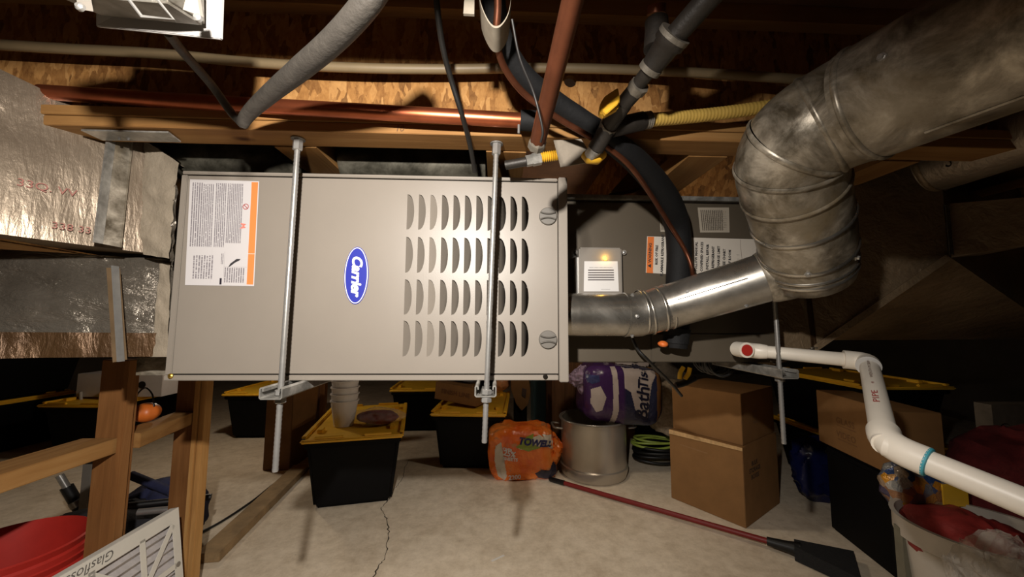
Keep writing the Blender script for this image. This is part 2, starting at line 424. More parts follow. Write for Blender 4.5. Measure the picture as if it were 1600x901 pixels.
# joists behind the header, running away from the viewer
x0 = at(430, 209, y=.757).x; x1 = at(760, 209, y=.757).x
sp = x1 - x0
JX = [x0 + sp * k for k in range(-7, 9)]
jn = {-0: 'joist running back over the furnace behind the left hanger rod', 1: 'joist running back over the furnace behind the right hanger rod',
      2: 'joist running back between the gas valve and the large vent elbow'}
for i, x in enumerate(JX):
    k = i - 7
    nth = ['', 'first', 'second', 'third', 'fourth', 'fifth', 'sixth', 'seventh', 'eighth'][abs(k) if k < 0 else max(0, k - 2)]
    lab = jn.get(k) or (nth + ' timber joist ' + ('left of the left hanger rod' if k < 0 else 'right of the large vent elbow') + ', running back into the dark')
    j = thing('floor_joist', (x + .04, 0.757, ZJ), lab, 'joist', 'joists running back behind the header')
    MB().box(x, x + .085, 0.7575, 6.5, ZJ - .002, ZJ + .036).build('flange', M_WY, j)
    MB().box(x + .037, x + .048, 0.7575, 6.5, ZJ + .036, ZT - .002).build('web', M_OSB, j)
# diagonal bridging seen right of the gas valve
bb = thing('wood_bridging', at(960, 295, y=1.02), 'short pale wood block set diagonally above the grey coil cabinet', 'wood block')
a, b = at(985, 262, y=1.02), at(940, 303, y=1.02)
MB().slab([at(952, 302, y=1.03), at(1007, 292, y=1.03), at(1000, 272, y=1.03), at(985, 266, y=1.03)], (0, .04, 0)).build('block', M_WX, bb)
M_DGALV = galv('dark_galvanised', C(46, 44, 36), C(110, 106, 94), .35, .5, 12)
# sheet metal ducts in the joist bays
for k, lab in ((0, 'dull round sheet metal duct in the joist bay between the two hanger rods'), (-1, 'dark round metal duct in the joist bay left of the left hanger rod')):
    xa, xb = JX[7 + k] + .09, JX[8 + k] - .005
    d = thing('bay_duct', (xa, .9, ZJ), lab, 'duct')
    MB().cyl((xa, 0.9, ZJ + .036), (xb, 0.9, ZJ + .036), .062, n=28).build('duct', M_DGALV, d, smooth=40)
    MB().box(xa, xb, .94, .965, ZJ - .033, ZJ - .015).build('ledge', M_OSB, d)

# ================================================================== FURNACE
FX0 = at(271, 430, y=YF).x; FX1 = at(886, 430, y=YF).x
FZ1 = at(576, 274, y=YF).z; FZ0 = at(573, 593, y=YF).z
DX1 = at(872, 430, y=YF).x
fur = thing('furnace', ((FX0 + FX1) / 2, YF, FZ0), 'beige horizontal gas furnace with louvred door and blue oval badge, hung from rods', 'furnace')
t_ = .012; yb = YF + .74
m = MB()
m.box(FX0, FX1 - .004, YF + .012, yb, FZ0 + .0, FZ0 + t_); m.box(FX0, FX1 - .004, YF + .012, yb, FZ1 - t_, FZ1)
m.box(FX0, FX0 + t_, YF + .012, yb, FZ0 + t_, FZ1 - t_); m.box(FX1 - .004 - t_, FX1 - .004, YF + .012, yb, FZ0 + t_, FZ1 - t_)
m.box(FX0 + t_, FX1 - t_, yb - .01, yb, FZ0 + t_, FZ1 - t_)
m.box(FX0 + t_, FX1 - .004 - t_, YF + .09, YF + .1, FZ0 + t_, FZ1 - t_)
m.build('cabinet', M_PAINT, fur)
px0 = FX0 + .014; pz0 = FZ0 + .0125; pz1 = FZ1 - .0085; px1 = DX1 - .001
# louvre grid
lx0 = at(633, 430, y=YF).x; lpit = (at(815, 430, y=YF).x - lx0) / 10; lw = 11.2 / 577 * YF
rows = [(305, 360), (371, 427), (437, 492), (501, 557)]
rz = [(at(730, b, y=YF).z, at(730, a, y=YF).z) for a, b in rows]
gx0 = lx0 - .004; gx1 = gx0 + lpit * 11
gz = [rz[0][1] + .006] + [(rz[i][0] + rz[i + 1][1]) / 2 for i in range(3)] + [rz[3][0] - .006]
def halfmoon(x, za, zb, n=12):
    zc, h = (za + zb) / 2, (zb - za) / 2
    return [V(x + lw * math.sin(math.pi * k / n) ** .85, 0, zc - h * math.cos(math.pi * k / n)) for k in range(n + 1)]
door = MB()
def sheet(x0, x1, z0, z1): door.add([V(x0, YF, z0), V(x1, YF, z0), V(x1, YF, z1), V(x0, YF, z1)], [(0, 1, 2, 3)])
sheet(px0, gx0, pz0, pz1); sheet(gx1, px1, pz0, pz1); sheet(gx0, gx1, pz0, gz[4]); sheet(gx0, gx1, gz[0], pz1)
for r in range(4):
    for c in range(11):
        a, b = gx0 + lpit * c, gx0 + lpit * (c + 1)
        out = [V(a, 0, gz[r + 1]), V(b, 0, gz[r + 1]), V(b, 0, gz[r]), V(a, 0, gz[r])]
        hole = halfmoon(lx0 + lpit * c, *rz[r])
        tr = tessellate_polygon([out, hole])
        door.add([V(p.x, YF, p.z) for p in out + hole], tr)
        n = len(hole)
        for k in range(n - 1):
            p, q = hole[k], hole[k + 1]
            door.add([V(p.x, YF, p.z), V(q.x, YF, q.z), V(q.x, YF + .0012, q.z), V(p.x, YF + .0012, p.z)], [(0, 1, 2, 3)])
for (a, b, c, d) in ((px0, px1, pz1, pz1), (px0, px1, pz0, pz0)):
    door.add([V(a, YF, c), V(b, YF, c), V(b, YF + .02, d), V(a, YF + .02, d)], [(0, 1, 2, 3)])
for x in (px0, px1): door.add([V(x, YF, pz0), V(x, YF, pz1), V(x, YF + .02, pz1), V(x, YF + .02, pz0)], [(0, 1, 2, 3)])
dob = door.build('door_panel', M_PAINT, fur)
def flap(depth):
    h = (rz[0][1] - rz[0][0]) / 2; n = 12; m = MB()
    arc = [V(lw * math.sin(math.pi * k / n) ** .85, 0, -h * math.cos(math.pi * k / n)) for k in range(n + 1)]
    fr = [V(p.x * .97, .0006 + depth * (p.x / lw), p.z) for p in arc]
    bk = [p + V(0, .0008, 0) for p in fr]; N = n + 1
    m.add(fr + bk, [tuple(range(N)), tuple(range(2 * N - 1, N - 1, -1))] + [(k, k + 1, k + 1 + N, k + N) for k in range(n)])
    return m
flaps = {}
for r in range(4):
    for c in range(11):
        key = 'flat' if c == 2 else ('mid' if c in (0, 1) else ('deep' if c < 7 else 'deepest'))
        loc = V(lx0 + lpit * c, YF, (rz[r][0] + rz[r][1]) / 2) - parent_world(fur)
        if key not in flaps:
            o = flap({'flat': .011, 'mid': .022, 'deep': .028, 'deepest': .034}[key]).build('louver', M_PAINT, None, smooth=30)
            flaps[key] = o.data
        else:
            o = bpy.data.objects.new('louver', flaps[key]); COL.objects.link(o)
        o.parent = dob; o.location = loc - Vector(dob.location)
MB().box(FX0, DX1 - .001, YF - .003, YF + .014, FZ0 - .001, FZ0 + .0095).build('bottom_rail', M_PAINT, fur, bevel=.0012)
MB().box(FX0 + .003, DX1 - .001, YF - .003, YF + .014, FZ1 - .006, FZ1 + .001).build('top_rail', M_PAINT, fur, bevel=.0012)
MB().box(FX0, FX0 + .012, YF - .001, YF + .014, FZ0 + .010, FZ1 - .007).build('side_rail', M_PAINT, fur, bevel=.0012)
MB().box(DX1 + .0005, FX1, YF - .010, YF + .03, FZ0 - .004, FZ1 + .001).build('end_flange', M_PAINT, fur, bevel=.0015)
for (a, b, mt) in ((267, 587, 'brass'), (852, 588, 'dark')):
    p = at(a, b, y=YF - .004)
    MB().lathe([(.005, 0), (.005, .002), (.003, .0035)], Matrix.Translation(p) @ Matrix.Rotation(R(90), 4, 'X'), 12).build('screw', simple('screw_' + mt, C(200, 160, 70) if mt == 'brass' else C(60, 55, 50), .3, .9, 0), fur)
M_KNOB = simple('knob_grey', C(92, 88, 82), .45, .05, .04)
for (a, b) in ((856, 338), (856, 530)):
    p = at(a, b, y=YF - .001); Mx = Matrix.Translation(p) @ Matrix.Rotation(R(90), 4, 'X')
    k = MB().lathe([(.0192, -.002), (.0192, .003), (.0178, .0045), (.0, .0045)], Mx, 32, cap=False).build('latch_knob', M_KNOB, fur, smooth=40)
    for s in (-1, 1):
        path = [p + V(-.016 + .032 * q / 8, -.0065, s * (.0042 + .0035 * ((q - 4) / 4) ** 2)) for q in range(9)]
        MB().tube(path, .0016, 8).build('grip', simple('knob_dark', C(70, 66, 60), .45, .1, 0) if 'knob_dark' not in MATS else MATS['knob_dark'], k, smooth=60)
# badge
bp = at(557, 430, y=YF - .0005)
def disc(c, a, b, y0, y1, n=48):
    pts = [V(c.x + a * math.cos(2 * math.pi * k / n), y0, c.z + b * math.sin(2 * math.pi * k / n)) for k in range(n)]
    return MB().slab(pts, (0, y1 - y0, 0))
bw, bh = .0250, .0603
bdg = disc(bp, bw, bh, YF - .0015, YF - .0001).build('badge', M_BLUE, fur)
disc(bp, bw * .95, bh * .975, YF - .0019, YF - .0014).build('badge_ring', M_BADGE, bdg)
disc(bp, bw * .88, bh * .945, YF - .0023, YF - .0018).build('badge_field', M_BLUE, bdg)
m = MB(); put_text(m, 'Carrier', V(bp.x + .0005, YF - .0027, bp.z), (0, 0, -1), (1, 0, 0), .0285, shear=.28, offset=.0012, spacing=.97, res=6); m.build('badge_lettering', M_BADGE, bdg)
# rating / warning label
pap = printed('furnace_label', C(196, 192, 192), C(126, 121, 125),
    [(.04, .36, .20, .97, 5, 'v', .62), (.20, .36, .36, .96, 6, 'v', .6), (.38, .36, .54, .97, 6, 'v', .6), (.55, .40, .78, .97, 9, 'v', .62),
     (.10, .06, .40, .28, 8, 'v', .55), (.56, .03, .86, .17, 9, 'v', .6), (.50, .20, .54, .3, 2, 'v', .6)],
    [(.89, .015, .985, .99, C(240, 132, 74)), (.495, .01, .525, .07, C(40, 36, 44)), (.88, .30, .99, .305, C(216, 211, 209)),
     (.545, .02, .55, .32, C(170, 165, 165)), (.55, .175, .88, .178, C(170, 165, 165)), (.36, .02, .363, .35, C(180, 175, 175))], .28)
q = [at(289, 445, y=YF - .001), at(397, 447, y=YF - .001), at(405, 283, y=YF - .001), at(297, 280, y=YF - .001)]
lab = MB().quad(*q, uv=True).build('warning_label', pap, fur)
lab['label'] = 'white warning label with orange band'
def lab_pt(u, v, y): return q[0].lerp(q[1], u).lerp(q[3].lerp(q[2], u), v) + V(0, y, 0)
c = lab_pt(.825, .75, -.0005); n = 24; ring = MB()
for k in range(n):
    a0, a1 = 2 * math.pi * k / n, 2 * math.pi * (k + 1) / n
    ring.add([c + V(r * math.cos(a), 0, r * math.sin(a)) for r, a in ((.0062, a0), (.0062, a1), (.0048, a1), (.0048, a0))], [(0, 1, 2, 3)])
ring.add([c + V(-.0045, 0, .0035), c + V(-.0035, 0, .0045), c + V(.0045, 0, -.0035), c + V(.0035, 0, -.0045)], [(0, 1, 2, 3)])
ring.build('symbol', M_REDI, lab)
c = lab_pt(.80, .565, -.0005)
MB().add([c + V(-.006, 0, .006), c + V(.006, 0, .004), c + V(.002, 0, 0), c + V(.006, 0, -.004), c + V(-.006, 0, -.006), c + V(-.001, 0, 0)], [(0, 1, 2, 3, 4, 5)]).build('symbol', simple('symbol_red', C(225, 110, 96), .6, 0, 0), lab)
c = lab_pt(.70, .225, -.0005)
MB().add([c + V(-.012, 0, -.012), c + V(-.008, 0, -.004), c + V(.004, 0, .006), c + V(.012, 0, .006), c + V(.010, 0, .003), c + V(.001, 0, -.002), c + V(-.006, 0, -.008)], [(0, 1, 2, 3, 4, 5, 6)]).build('symbol', M_INK, lab)

# ================================================================== COIL CABINET right of the furnace
YC = 0.965
CX0 = FX1 + .001; CX1 = at(1222, 440, y=YC).x; CZ1 = at(1000, 316, y=YC).z; CZ0 = at(1000, 566, y=YC).z
coil = thing('coil_cabinet', ((CX0 + CX1) / 2, YC, CZ0), 'dull grey-brown evaporator coil cabinet behind the vent pipe, right of the furnace', 'cabinet')
xm = at(1017, 540, y=YC).x
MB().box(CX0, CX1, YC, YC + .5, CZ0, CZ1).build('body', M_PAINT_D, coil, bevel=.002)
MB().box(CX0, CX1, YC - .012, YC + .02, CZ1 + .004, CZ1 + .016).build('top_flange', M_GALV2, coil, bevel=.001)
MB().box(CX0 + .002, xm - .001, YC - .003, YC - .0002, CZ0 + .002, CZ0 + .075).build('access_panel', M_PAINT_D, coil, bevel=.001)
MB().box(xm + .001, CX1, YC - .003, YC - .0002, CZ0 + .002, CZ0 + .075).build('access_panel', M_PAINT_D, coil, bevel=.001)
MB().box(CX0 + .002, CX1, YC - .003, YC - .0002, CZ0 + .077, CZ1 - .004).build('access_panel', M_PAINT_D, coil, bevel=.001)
yl = YC - .0036
wl = printed('coil_warning', C(214, 206, 194), C(52, 46, 42), [(.76, .1, .80, .6, 1, 'v', .4)], [(.005, .0, .06, .99, C(224, 122, 60)), (.80, .02, .803, .98, C(120, 100, 90))])
q = [at(1009, 426, y=yl), at(1200, 436, y=yl), at(1193, 374, y=yl), at(1011, 369, y=yl)]
o = MB().quad(*q, uv=True).build('warning_label', wl, coil); o['label'] = 'white warning label with orange stripe'
def cl(u, v): return q[0].lerp(q[1], u).lerp(q[3].lerp(q[2], u), v) + V(0, -.0004, 0)
dn = (q[0] - q[3]).normalized() * -1; rt = (q[1] - q[0]).normalized()
m = MB(); put_text(m, '\u25B2 WARNING', cl(.030, .48), dn, -rt, .011, offset=.0003); m.build('lettering', M_INK, o)
lines = ['RISK OF FIRE', 'FLAMMABLE REFRIGERANT', 'USED. TO BE REPAIRED', 'ONLY BY TRAINED SERVICE', 'PERSONNEL. DO NOT', 'PUNCTURE TUBING', 'KEEP VENTS CLEAR', 'FOLLOW MANUAL', 'CONFINED SPACES', 'INSTALL, REPAIR', 'REFRIGERANT', 'CHARGE LIMIT', 'SEE CHART', 'OF ROOM']
m = MB()
for i, s in enumerate(lines): put_text(m, s, cl(.085 + .047 * i, .5), dn, -rt, .0094, offset=.0004, res=1)
m.build('lettering', M_INK, o)
rp = printed('coil_rating', C(176, 166, 150), C(96, 88, 78), [(.08, .08, .8, .9, 12, 'v', .6), (.2, .1, .9, .88, 9, 'u', .45)], [])
for qq in ([(1094, 363), (1140, 363), (1139, 324), (1090, 324)], [(1032, 362), (1046, 362), (1046, 327), (1030, 327)]):
    MB().quad(*[at(a, b, y=yl) for a, b in qq], uv=True).build('rating_label', rp, coil)
# control module on the coil cabinet
cm = thing('control_module', at(937, 470, y=YC - .004), 'small grey plastic control box with white label and amber light', 'control box')
a, b = at(905, 470, y=YC - .03), at(971, 387, y=YC - .03)
MB().box(a.x, b.x, YC - .034, YC - .0038, a.z, b.z).build('housing', M_GREY, cm, bevel=.004)
for s, (u, v) in ((-1, (904, 394)), (1, (974, 394))):
    p = at(u, v, y=YC - .012)
    e = MB().lathe([(.0065, 0), (.0065, .006), (.003, .006)], Matrix.Translation(p + V(s * .002, .006, 0)) @ Matrix.Rotation(R(90), 4, 'X'), 16).build('mounting_ear', M_GREY, cm, smooth=40)
    MB().lathe([(.0035, 0), (.0035, .002), (.001, .003)], Matrix.Translation(p + V(s * .002, -.0003, 0)) @ Matrix.Rotation(R(90), 4, 'X'), 10).build('screw', M_STEEL, e)
a2, b2 = at(898, 470, y=YC - .02), at(906, 402, y=YC - .02)
MB().box(a2.x, b2.x - .001, YC - .022, YC - .0038, a2.z, b2.z).build('side_clip', M_STEEL, cm, bevel=.001)
yy = YC - .0346
sp_ = printed('module_label', C(226, 224, 222), C(110, 105, 105), [(.12, .36, .88, .76, 5, 'u', .85), (.15, .78, .85, .82, 1, 'u', .5), (.5, .06, .75, .1, 1, 'u', .5)], [])
MB().quad(at(912, 455, y=yy), at(967, 455, y=yy), at(965, 408, y=yy), at(913, 408, y=yy), uv=True).build('label', sp_, cm)
te = NT('amber_led'); te.base((1, .5, .05)); te.b.inputs['Emission Color'].default_value = (1, .5, .03, 1); te.b.inputs['Emission Strength'].default_value = 9
p = at(946, 405, y=YC - .036)
MB().blob(p, (.0045, .002, .0022), nu=12, nv=8, amp=0).build('indicator_light', te.m, cm, smooth=180)
lp = bpy.data.lights.new('indicator_glow', 'POINT'); lp.energy = .03; lp.color = (1, .55, .08); lp.shadow_soft_size = .003
lpo = bpy.data.objects.new('indicator_glow', lp); COL.objects.link(lpo); lpo.location = p + V(0, -.008, .006)

# ================================================================== VENT PIPES
def seg_tube(path, r, n=28): return MB().tube(path, r, n, caps=False)
def ring(c, t, r, w=.003, n=28):
    t = t.normalized(); return MB().tube([c - t * w, c - t * w * .4, c + t * w * .4, c + t * w], [r, r + .0022, r + .0022, r], n, caps=False)
rs = .0505
A = at(886, 491, y=.872); B = at(975, 490, y=.872)
A = V(FX1 + .0005, A.y, A.z); B = V(B.x, A.y, A.z)
C1 = at(1005, 487.5, y=.870); D1 = at(1043, 479, y=.862); E1 = at(1225, 424, y=.742)
fp = thing('flue_pipe', (B.x, B.y, B.z - rs), 'bright silver flue pipe leaving the furnace side and sloping up to the vent elbow', 'pipe')
MB().tube([A, B], rs, 32, caps=False).build('straight_section', M_ALU, fp, smooth=40)
ring(B, B - A, rs + .0004, .002, 32).build('crimp_ring', M_ALU, fp, smooth=60)
MB().tube([B + V(-.002, 0, 0), B + V(.032, 0, 0), C1 + V(.004, 0, 0)], [rs + .0015, rs + .0015, rs + .0025], 32, caps=False).build('collar', M_ALU, fp, smooth=40)
el = [C1 + V(-.004, 0, 0), C1 + V(.012, 0, 0), C1.lerp(D1, .7) + V(0, 0, -.001), D1, D1 + (E1 - D1).normalized() * .006]
MB().tube(el, [rs + .002] * 5, 32, caps=False).build('elbow', M_ALU, fp, smooth=40)
for k in range(4): ring(el[k], (D1 - C1) if k else (C1 - B), rs + .0022, .0035, 32).build('elbow_rib', M_ALU, fp, smooth=60)
dir1 = (E1 - D1).normalized()
MB().tube([D1, D1 + dir1 * .02, E1], [rs + .003, rs + .0015, rs + .0015], 32, caps=False).build('sloped_section', M_ALU, fp, smooth=40)
# folded seam + screws
side = V(0, -1, 0); side = (side - dir1 * side.dot(dir1)).normalized()
up = dir1.cross(side); 
nrm = (side * .9 - up * .25 * (1 if up.z < 0 else -1)).normalized()
MB().tube([D1 + dir1 * .03 + nrm * (rs + .002), D1 + dir1 * .17 + nrm * (rs + .002)], .0012, 6).build('seam', M_ALU, fp)
def screw(p, nrm, par, r=.004):
    Mx = Matrix.Translation(p) @ Vector(nrm).to_track_quat('Z', 'Y').to_matrix().to_4x4()
    MB().lathe([(r * 1.2, -.001), (r * 1.2, .001), (r * .75, .0012), (r * .75, .0045)], Mx, 6).build('screw', M_STEEL, par)
for (pp, ang) in ((B + V(.012, 0, 0), -60), (B + V(.012, 0, 0), 5), (B + V(.012, 0, 0), 70)):
    nn = V(0, -math.cos(R(ang)), -math.sin(R(ang))); screw(pp + nn * (rs + .0015), nn, fp)
for s in (.055, .15, .23):
    nn = (side + up * (.5 if s != .15 else -1.4) * (1 if up.z > 0 else -1)).normalized(); screw(D1 + dir1 * s + nn * (rs + .0015), nn, fp)

rb = .0765
K = [at(1262, 418, y=.715), at(1259, 392, y=.690), at(1252, 350, y=.645), at(1240, 303, y=.605), at(1232, 262, y=.570), at(1240, 232, y=.545), at(1266, 206, y=.52), at(1302, 186, y=.498)]
ve = thing('vent_elbow', K[0] - V(0, 0, rb), 'dull galvanised adjustable vent elbow with ribbed gores turning upward', 'vent elbow')
L1 = at(1600, 48, y=.338); dl = (L1 - K[-1]).normalized(); K += [K[-1] + dl * .035]
kp = smoothpath(K, 4); kp[-1] = kp[-2] + dl * (kp[-1] - kp[-2]).length; nK = len(kp)
# lower boot that takes the flue pipe
tb = (kp[1] - kp[0]).normalized()
b0 = kp[0] - tb * .012
MB().tube([kp[0] - tb * .030, kp[0] - tb * .026, kp[0] - tb * .012, kp[0] + tb * .02], [rb * .55, rb * .80, rb * .98, rb + .001], 36).build('boot', M_GALV, ve, smooth=50)
e2 = E1 - dir1 * .028
MB().tube([e2 - dir1 * .012, e2, e2 + dir1 * .02, E1 + dir1 * .02], [rs + .003, rs + .007, rs + .009, rs + .009], 32, caps=False).build('inlet_collar', M_GALV, ve, smooth=50)
cuts = [1, 5, 9, 13, 17, 21, 26, nK - 1]
for a, b in zip(cuts[:-1], cuts[1:]):
    sub = kp[a:b + 1]
    g = MB().tube(sub, rb, 40, caps=False).build('gore', M_GALV, ve, smooth=40)
    ring(kp[a], kp[a + 1] - kp[a - 1], rb + .0006, .0045, 40).build('rib', M_ALU if a < 10 else M_GALV, g, smooth=60)
    if a in (1, 6):
        t = (kp[a + 1] - kp[a]).normalized(); ring(kp[a] + t * .012, t, rb + .0004, .0035, 40).build('rib', M_ALU, g, smooth=60)
t3 = (kp[4] - kp[3]).normalized(); s3 = V(0, -1, 0); s3 = (s3 - t3 * s3.dot(t3)).normalized(); u3 = t3.cross(s3)
for ang, k in ((10, 4), (-55, 5), (48, 3)):
    nn = (s3 * math.cos(R(ang)) + u3 * math.sin(R(ang))).normalized(); screw(kp[k] + nn * (rb + .0005), nn, ve, .005)
# large duct towards the viewer
dl = (L1 - kp[-1]).normalized(); L0 = kp[-1]; L2 = L1 + dl * .13
vd = thing('vent_duct', L0 - V(0, 0, rb), 'large stained galvanised round vent duct rising to the upper right corner', 'duct')
MB().tube([L0 - dl * .004, L0 + dl * .05, L1, L2], rb + .0015, 44, caps=False).build('duct', M_GALV, vd, smooth=40)
for s in (.006,): ring(L0 + dl * s, dl, rb + .002, .004, 44).build('bead', M_GALV, vd, smooth=60)
sd = V(0, -1, 0); sd = (sd - dl * sd.dot(dl)).normalized(); ud = dl.cross(sd); ud = ud if ud.z > 0 else -ud
nn = (sd * .35 - ud * .94).normalized()
MB().tube([L0 + dl * .06 + nn * (rb + .002), L2 + nn * (rb + .002)], .0022, 6).build('seam', M_GALV, vd)
screw(L0 + dl * .055 + (sd * .9 + ud * .2).normalized() * (rb + .0018), sd, vd)
# ================================================================== HANGER RODS AND STRUT CHANNELS
def rod_thing(pt, pb, lab, nut_z, top_fit=True):
    t = thing('threaded_rod', pb, lab, 'threaded rod', 'furnace hanger rods')
    n = 16; L = (pt - pb).length; d = (pt - pb).normalized(); k = int(L / .004)
    m = MB(); path = [pb + d * (L * i / k) for i in range(k + 1)]
    m.tube(path, [.0056 if i % 2 else .0050 for i in range(k + 1)], 10); m.build('rod', M_STEEL, t, smooth=50)
    def hexnut(c, r, h, name):
        q = d.to_track_quat('Z', 'Y').to_matrix().to_4x4()
        MB().lathe([(r * .8, -h / 2), (r, -h / 2 + .0015), (r, h / 2 - .0015), (r * .8, h / 2)], Matrix.Translation(c) @ q, 6).build(name, M_STEEL, t)
    for z in nut_z:
        s = (z - pb.z) / d.z; hexnut(pb + d * s, .0105, .010, 'nut')
    if top_fit:
        hexnut(pt - d * .012, .0092, .024, 'coupling_nut')
        MB().lathe([(.013, -.002), (.013, 0.0)], Matrix.Translation(pt) , 20).build('washer', M_STEEL, t)
    return t
def strut(x, y0, y1, z0, lab, rz=0):      # C channel, open upwards, running in depth
    w, h, th, lip, rt = .0206, .0215, .0026, .0075, .007
    prof = [(-w + rt + .001, h - lip), (-w + lip, h - .002), (-w + lip - .002, h), (-w + .002, h), (-w, h - .003), (-w, .003), (-w + .003, 0), (w - .003, 0), (w, .003), (w, h - .003), (w - .002, h), (w - lip + .002, h), (w - lip, h - .002), (w - rt - .001, h - lip)]
    inner = [(-w + rt - .0015, h - lip), (-w + lip - th, h - th), (-w + lip - th - .001, h - th), (-w + th, h - th), (-w + th, h - .004), (-w + th, .004), (-w + th + .001, th), (w - th - .001, th), (w - th, .004), (w - th, h - .004), (w - th, h - th), (w - lip + th + .001, h - th), (w - lip + th, h - th), (w - rt + .0015, h - lip)]
    n = len(prof); vs = []; fs = []
    for yy in (y0, y1):
        vs += [V(x + a, yy, z0 + b) for a, b in prof] + [V(x + a, yy, z0 + b) for a, b in inner]
    N = 2 * n
    for i in range(n - 1):
        fs += [(i, i + 1, i + 1 + N, i + N), (n + i, n + i + 1, n + i + 1 + N, n + i + N), (i, i + 1, n + i + 1, n + i), (N + i, N + i + 1, N + n + i + 1, N + n + i)]
    fs += [(0, n, n + N, N), (n - 1, 2 * n - 1, 2 * n - 1 + N, n - 1 + N)]
    o = MB().add(vs, fs).build('strut_channel', M_GALV2, None, smooth=30, org=(x, y0, z0))
    return tag(o, lab, 'channel', 'galvanised strut channels under the furnace')
YR = .722
zs = FZ0 - .0215 - .0002
r1t = at(466, 214, y=YR); r1t.z = ZJ - .0008; r1b = at(432, 735, y=YR); rod_thing(r1t, V(r1b.x, YR - .004, r1b.z), 'shiny hanger rod crossing the furnace left of the oval badge', [zs + .0085, zs - .006])
r2t = at(776, 214, y=YR); r2t.z = ZJ - .0008; r2b = at(757, 690, y=YR); rod_thing(r2t, V(r2b.x, YR - .004, r2b.z), 'shiny hanger rod crossing the louvres of the furnace', [zs + .0085, zs - .006])
xs1 = at(437, 612, y=YR).x; xs2 = at(759, 607, y=YR).x
strut(xs1, YR - .028, YF + .72, zs, 'galvanised strut channel under the furnace at the left hanger rod')
strut(xs2, YR - .012, YF + .72, zs, 'galvanised strut channel seen end-on under the louvred part of the furnace')
YR3 = .865
z3 = CZ0 - .022
p3 = at(1218, 607, y=YR3)
strut(p3.x, YR3 - .035, YC + .45, z3, 'galvanised strut channel under the coil cabinet with cable coiled on it')
rod_thing(at(1209, 440, y=YR3), at(1225, 693, y=YR3), 'zinc hanger rod right of the cardboard boxes, below the vent elbow', [z3 + .0085, z3 - .006], top_fit=False)
# black cable coiled around strut 3
m = MB(); c = V(p3.x, 1.13, z3 + .004)
path = []
for k in range(150):
    a = k * .42; path.append(V(c.x + (.034 + .004 * math.sin(k * .9)) * math.cos(a), c.y - .05 + .10 * (k / 150) + .012 * math.sin(k * .37), c.z + (.036 + .003 * math.cos(k * .7)) * math.sin(a) + .002))
tag(m.tube(path, .0042, 7).build('cable_coil', M_CABLEB, None, smooth=60), 'black cable wound around the strut above the cardboard boxes', 'cable')
pl = thing('pliers', at(1085, 600, y=1.3), 'yellow handled tool hanging below the coil cabinet', 'pliers')
MB().tube(smoothpath([at(1062, 592, y=1.3), at(1063, 582, y=1.3), at(1068, 573, y=1.3)], 5), .008, 8).build('handle', M_YEL, pl, smooth=60)
MB().tube(smoothpath([at(1070, 592, y=1.3), at(1076, 583, y=1.3), at(1078, 574, y=1.3)], 5), .008, 8).build('handle', M_YEL, pl, smooth=60)
MB().tube(smoothpath([at(1056, 602, y=1.3), at(1070, 598, y=1.3), at(1086, 590, y=1.3)], 4), .011, 8).build('jaw', M_BLACK, pl, smooth=60)

# ================================================================== RETURN DUCTS, left of the furnace
def noisy_patch(P00, P10, P11, P01, nu, nv, amp, freq, push):
    vs = []; fs = []
    for j in range(nv + 1):
        for i in range(nu + 1):
            p = P00.lerp(P10, i / nu).lerp(P01.lerp(P11, i / nu), j / nv)
            vs.append(p + push * (noise.noise(p * freq) * amp))
    for j in range(nv):
        for i in range(nu):
            a = j * (nu + 1) + i; fs.append((a, a + 1, a + nu + 2, a + nu + 1))
    return vs, fs
ud_ = thing('upper_return_duct', at(100, 380, y=.75), 'foil wrapped upper return duct bulging toward the viewer at far left', 'duct')
TL, BL = at(-160, 30, y=.575), at(-160, 345, y=.575)
TR, BR = at(236, 222, y=.812), at(236, 396, y=.812)
vs, fs = noisy_patch(BL, BR, TR, TL, 46, 26, .006, 9, V(.7, -.7, 0)); m = MB().add(vs, fs)
zc = .02
m.build('front_wrap', M_FOIL, ud_, smooth=60)
bk = V(-.02, .42, 0)
MB().hexa([BL + V(0, .008, .001), BR + V(0, .008, .001), BR + bk, BL + bk, TL + V(0, .008, -.001), TR + V(0, .008, -.001), TR + bk, TL + bk]).build('box', M_FOILD, ud_)
# tape seams on the foil: thin raised strips
def strip(P0, P1, wdt, th, mat, name, par, nrm):
    d = (P1 - P0).normalized(); n_ = Vector(nrm).normalized(); s_ = d.cross(n_).normalized() * wdt / 2
    MB().slab([P0 - s_, P0 + s_, P1 + s_, P1 - s_], n_ * th).build(name, mat, par)
fn = (BR - BL).cross(TL - BL).normalized(); fn = fn if fn.y < 0 else -fn
def on_up(u, v, off=.004): return BL.lerp(BR, u).lerp(TL.lerp(TR, u), v) + fn * off
M_FRI = simple('faded_red_ink', C(140, 92, 82), .7, .2, .2, 60)
for k, (s, u, v, sz) in enumerate((('33Q. VV', .50, .335, .020), ('338 33', .60, .10, .018))):
    m = MB(); put_text(m, s, on_up(u, v, .006), (BR - BL), (TL - BL), sz, shear=.1); m.build('lettering', M_FRI, ud_)
ld_ = thing('lower_return_duct', at(120, 556, y=.86), 'crinkled foil lower return duct with brown tape along its bottom, far left', 'duct')
yl0 = .855
zb_l, zb_r = at(0, 560, y=.70).z, at(240, 556, y=.84).z
LB, RBt = V(at(-160, 560, y=.72).x, .72, zb_l - .002), V(FX0 - .004, yl0, zb_r)
LT, RT = V(LB.x, LB.y + .02, BL.z - .006), V(RBt.x, RBt.y, BR.z - .008)
MB().hexa([LB + V(0, .012, .001), RBt + V(-.002, .012, .001), RBt + V(-.002, .42, .001), LB + V(0, .42, .001), LT + V(0, .012, -.001), RT + V(-.002, .012, -.001), RT + V(-.002, .42, -.001), LT + V(0, .42, -.001)]).build('box', M_FOILD, ld_)
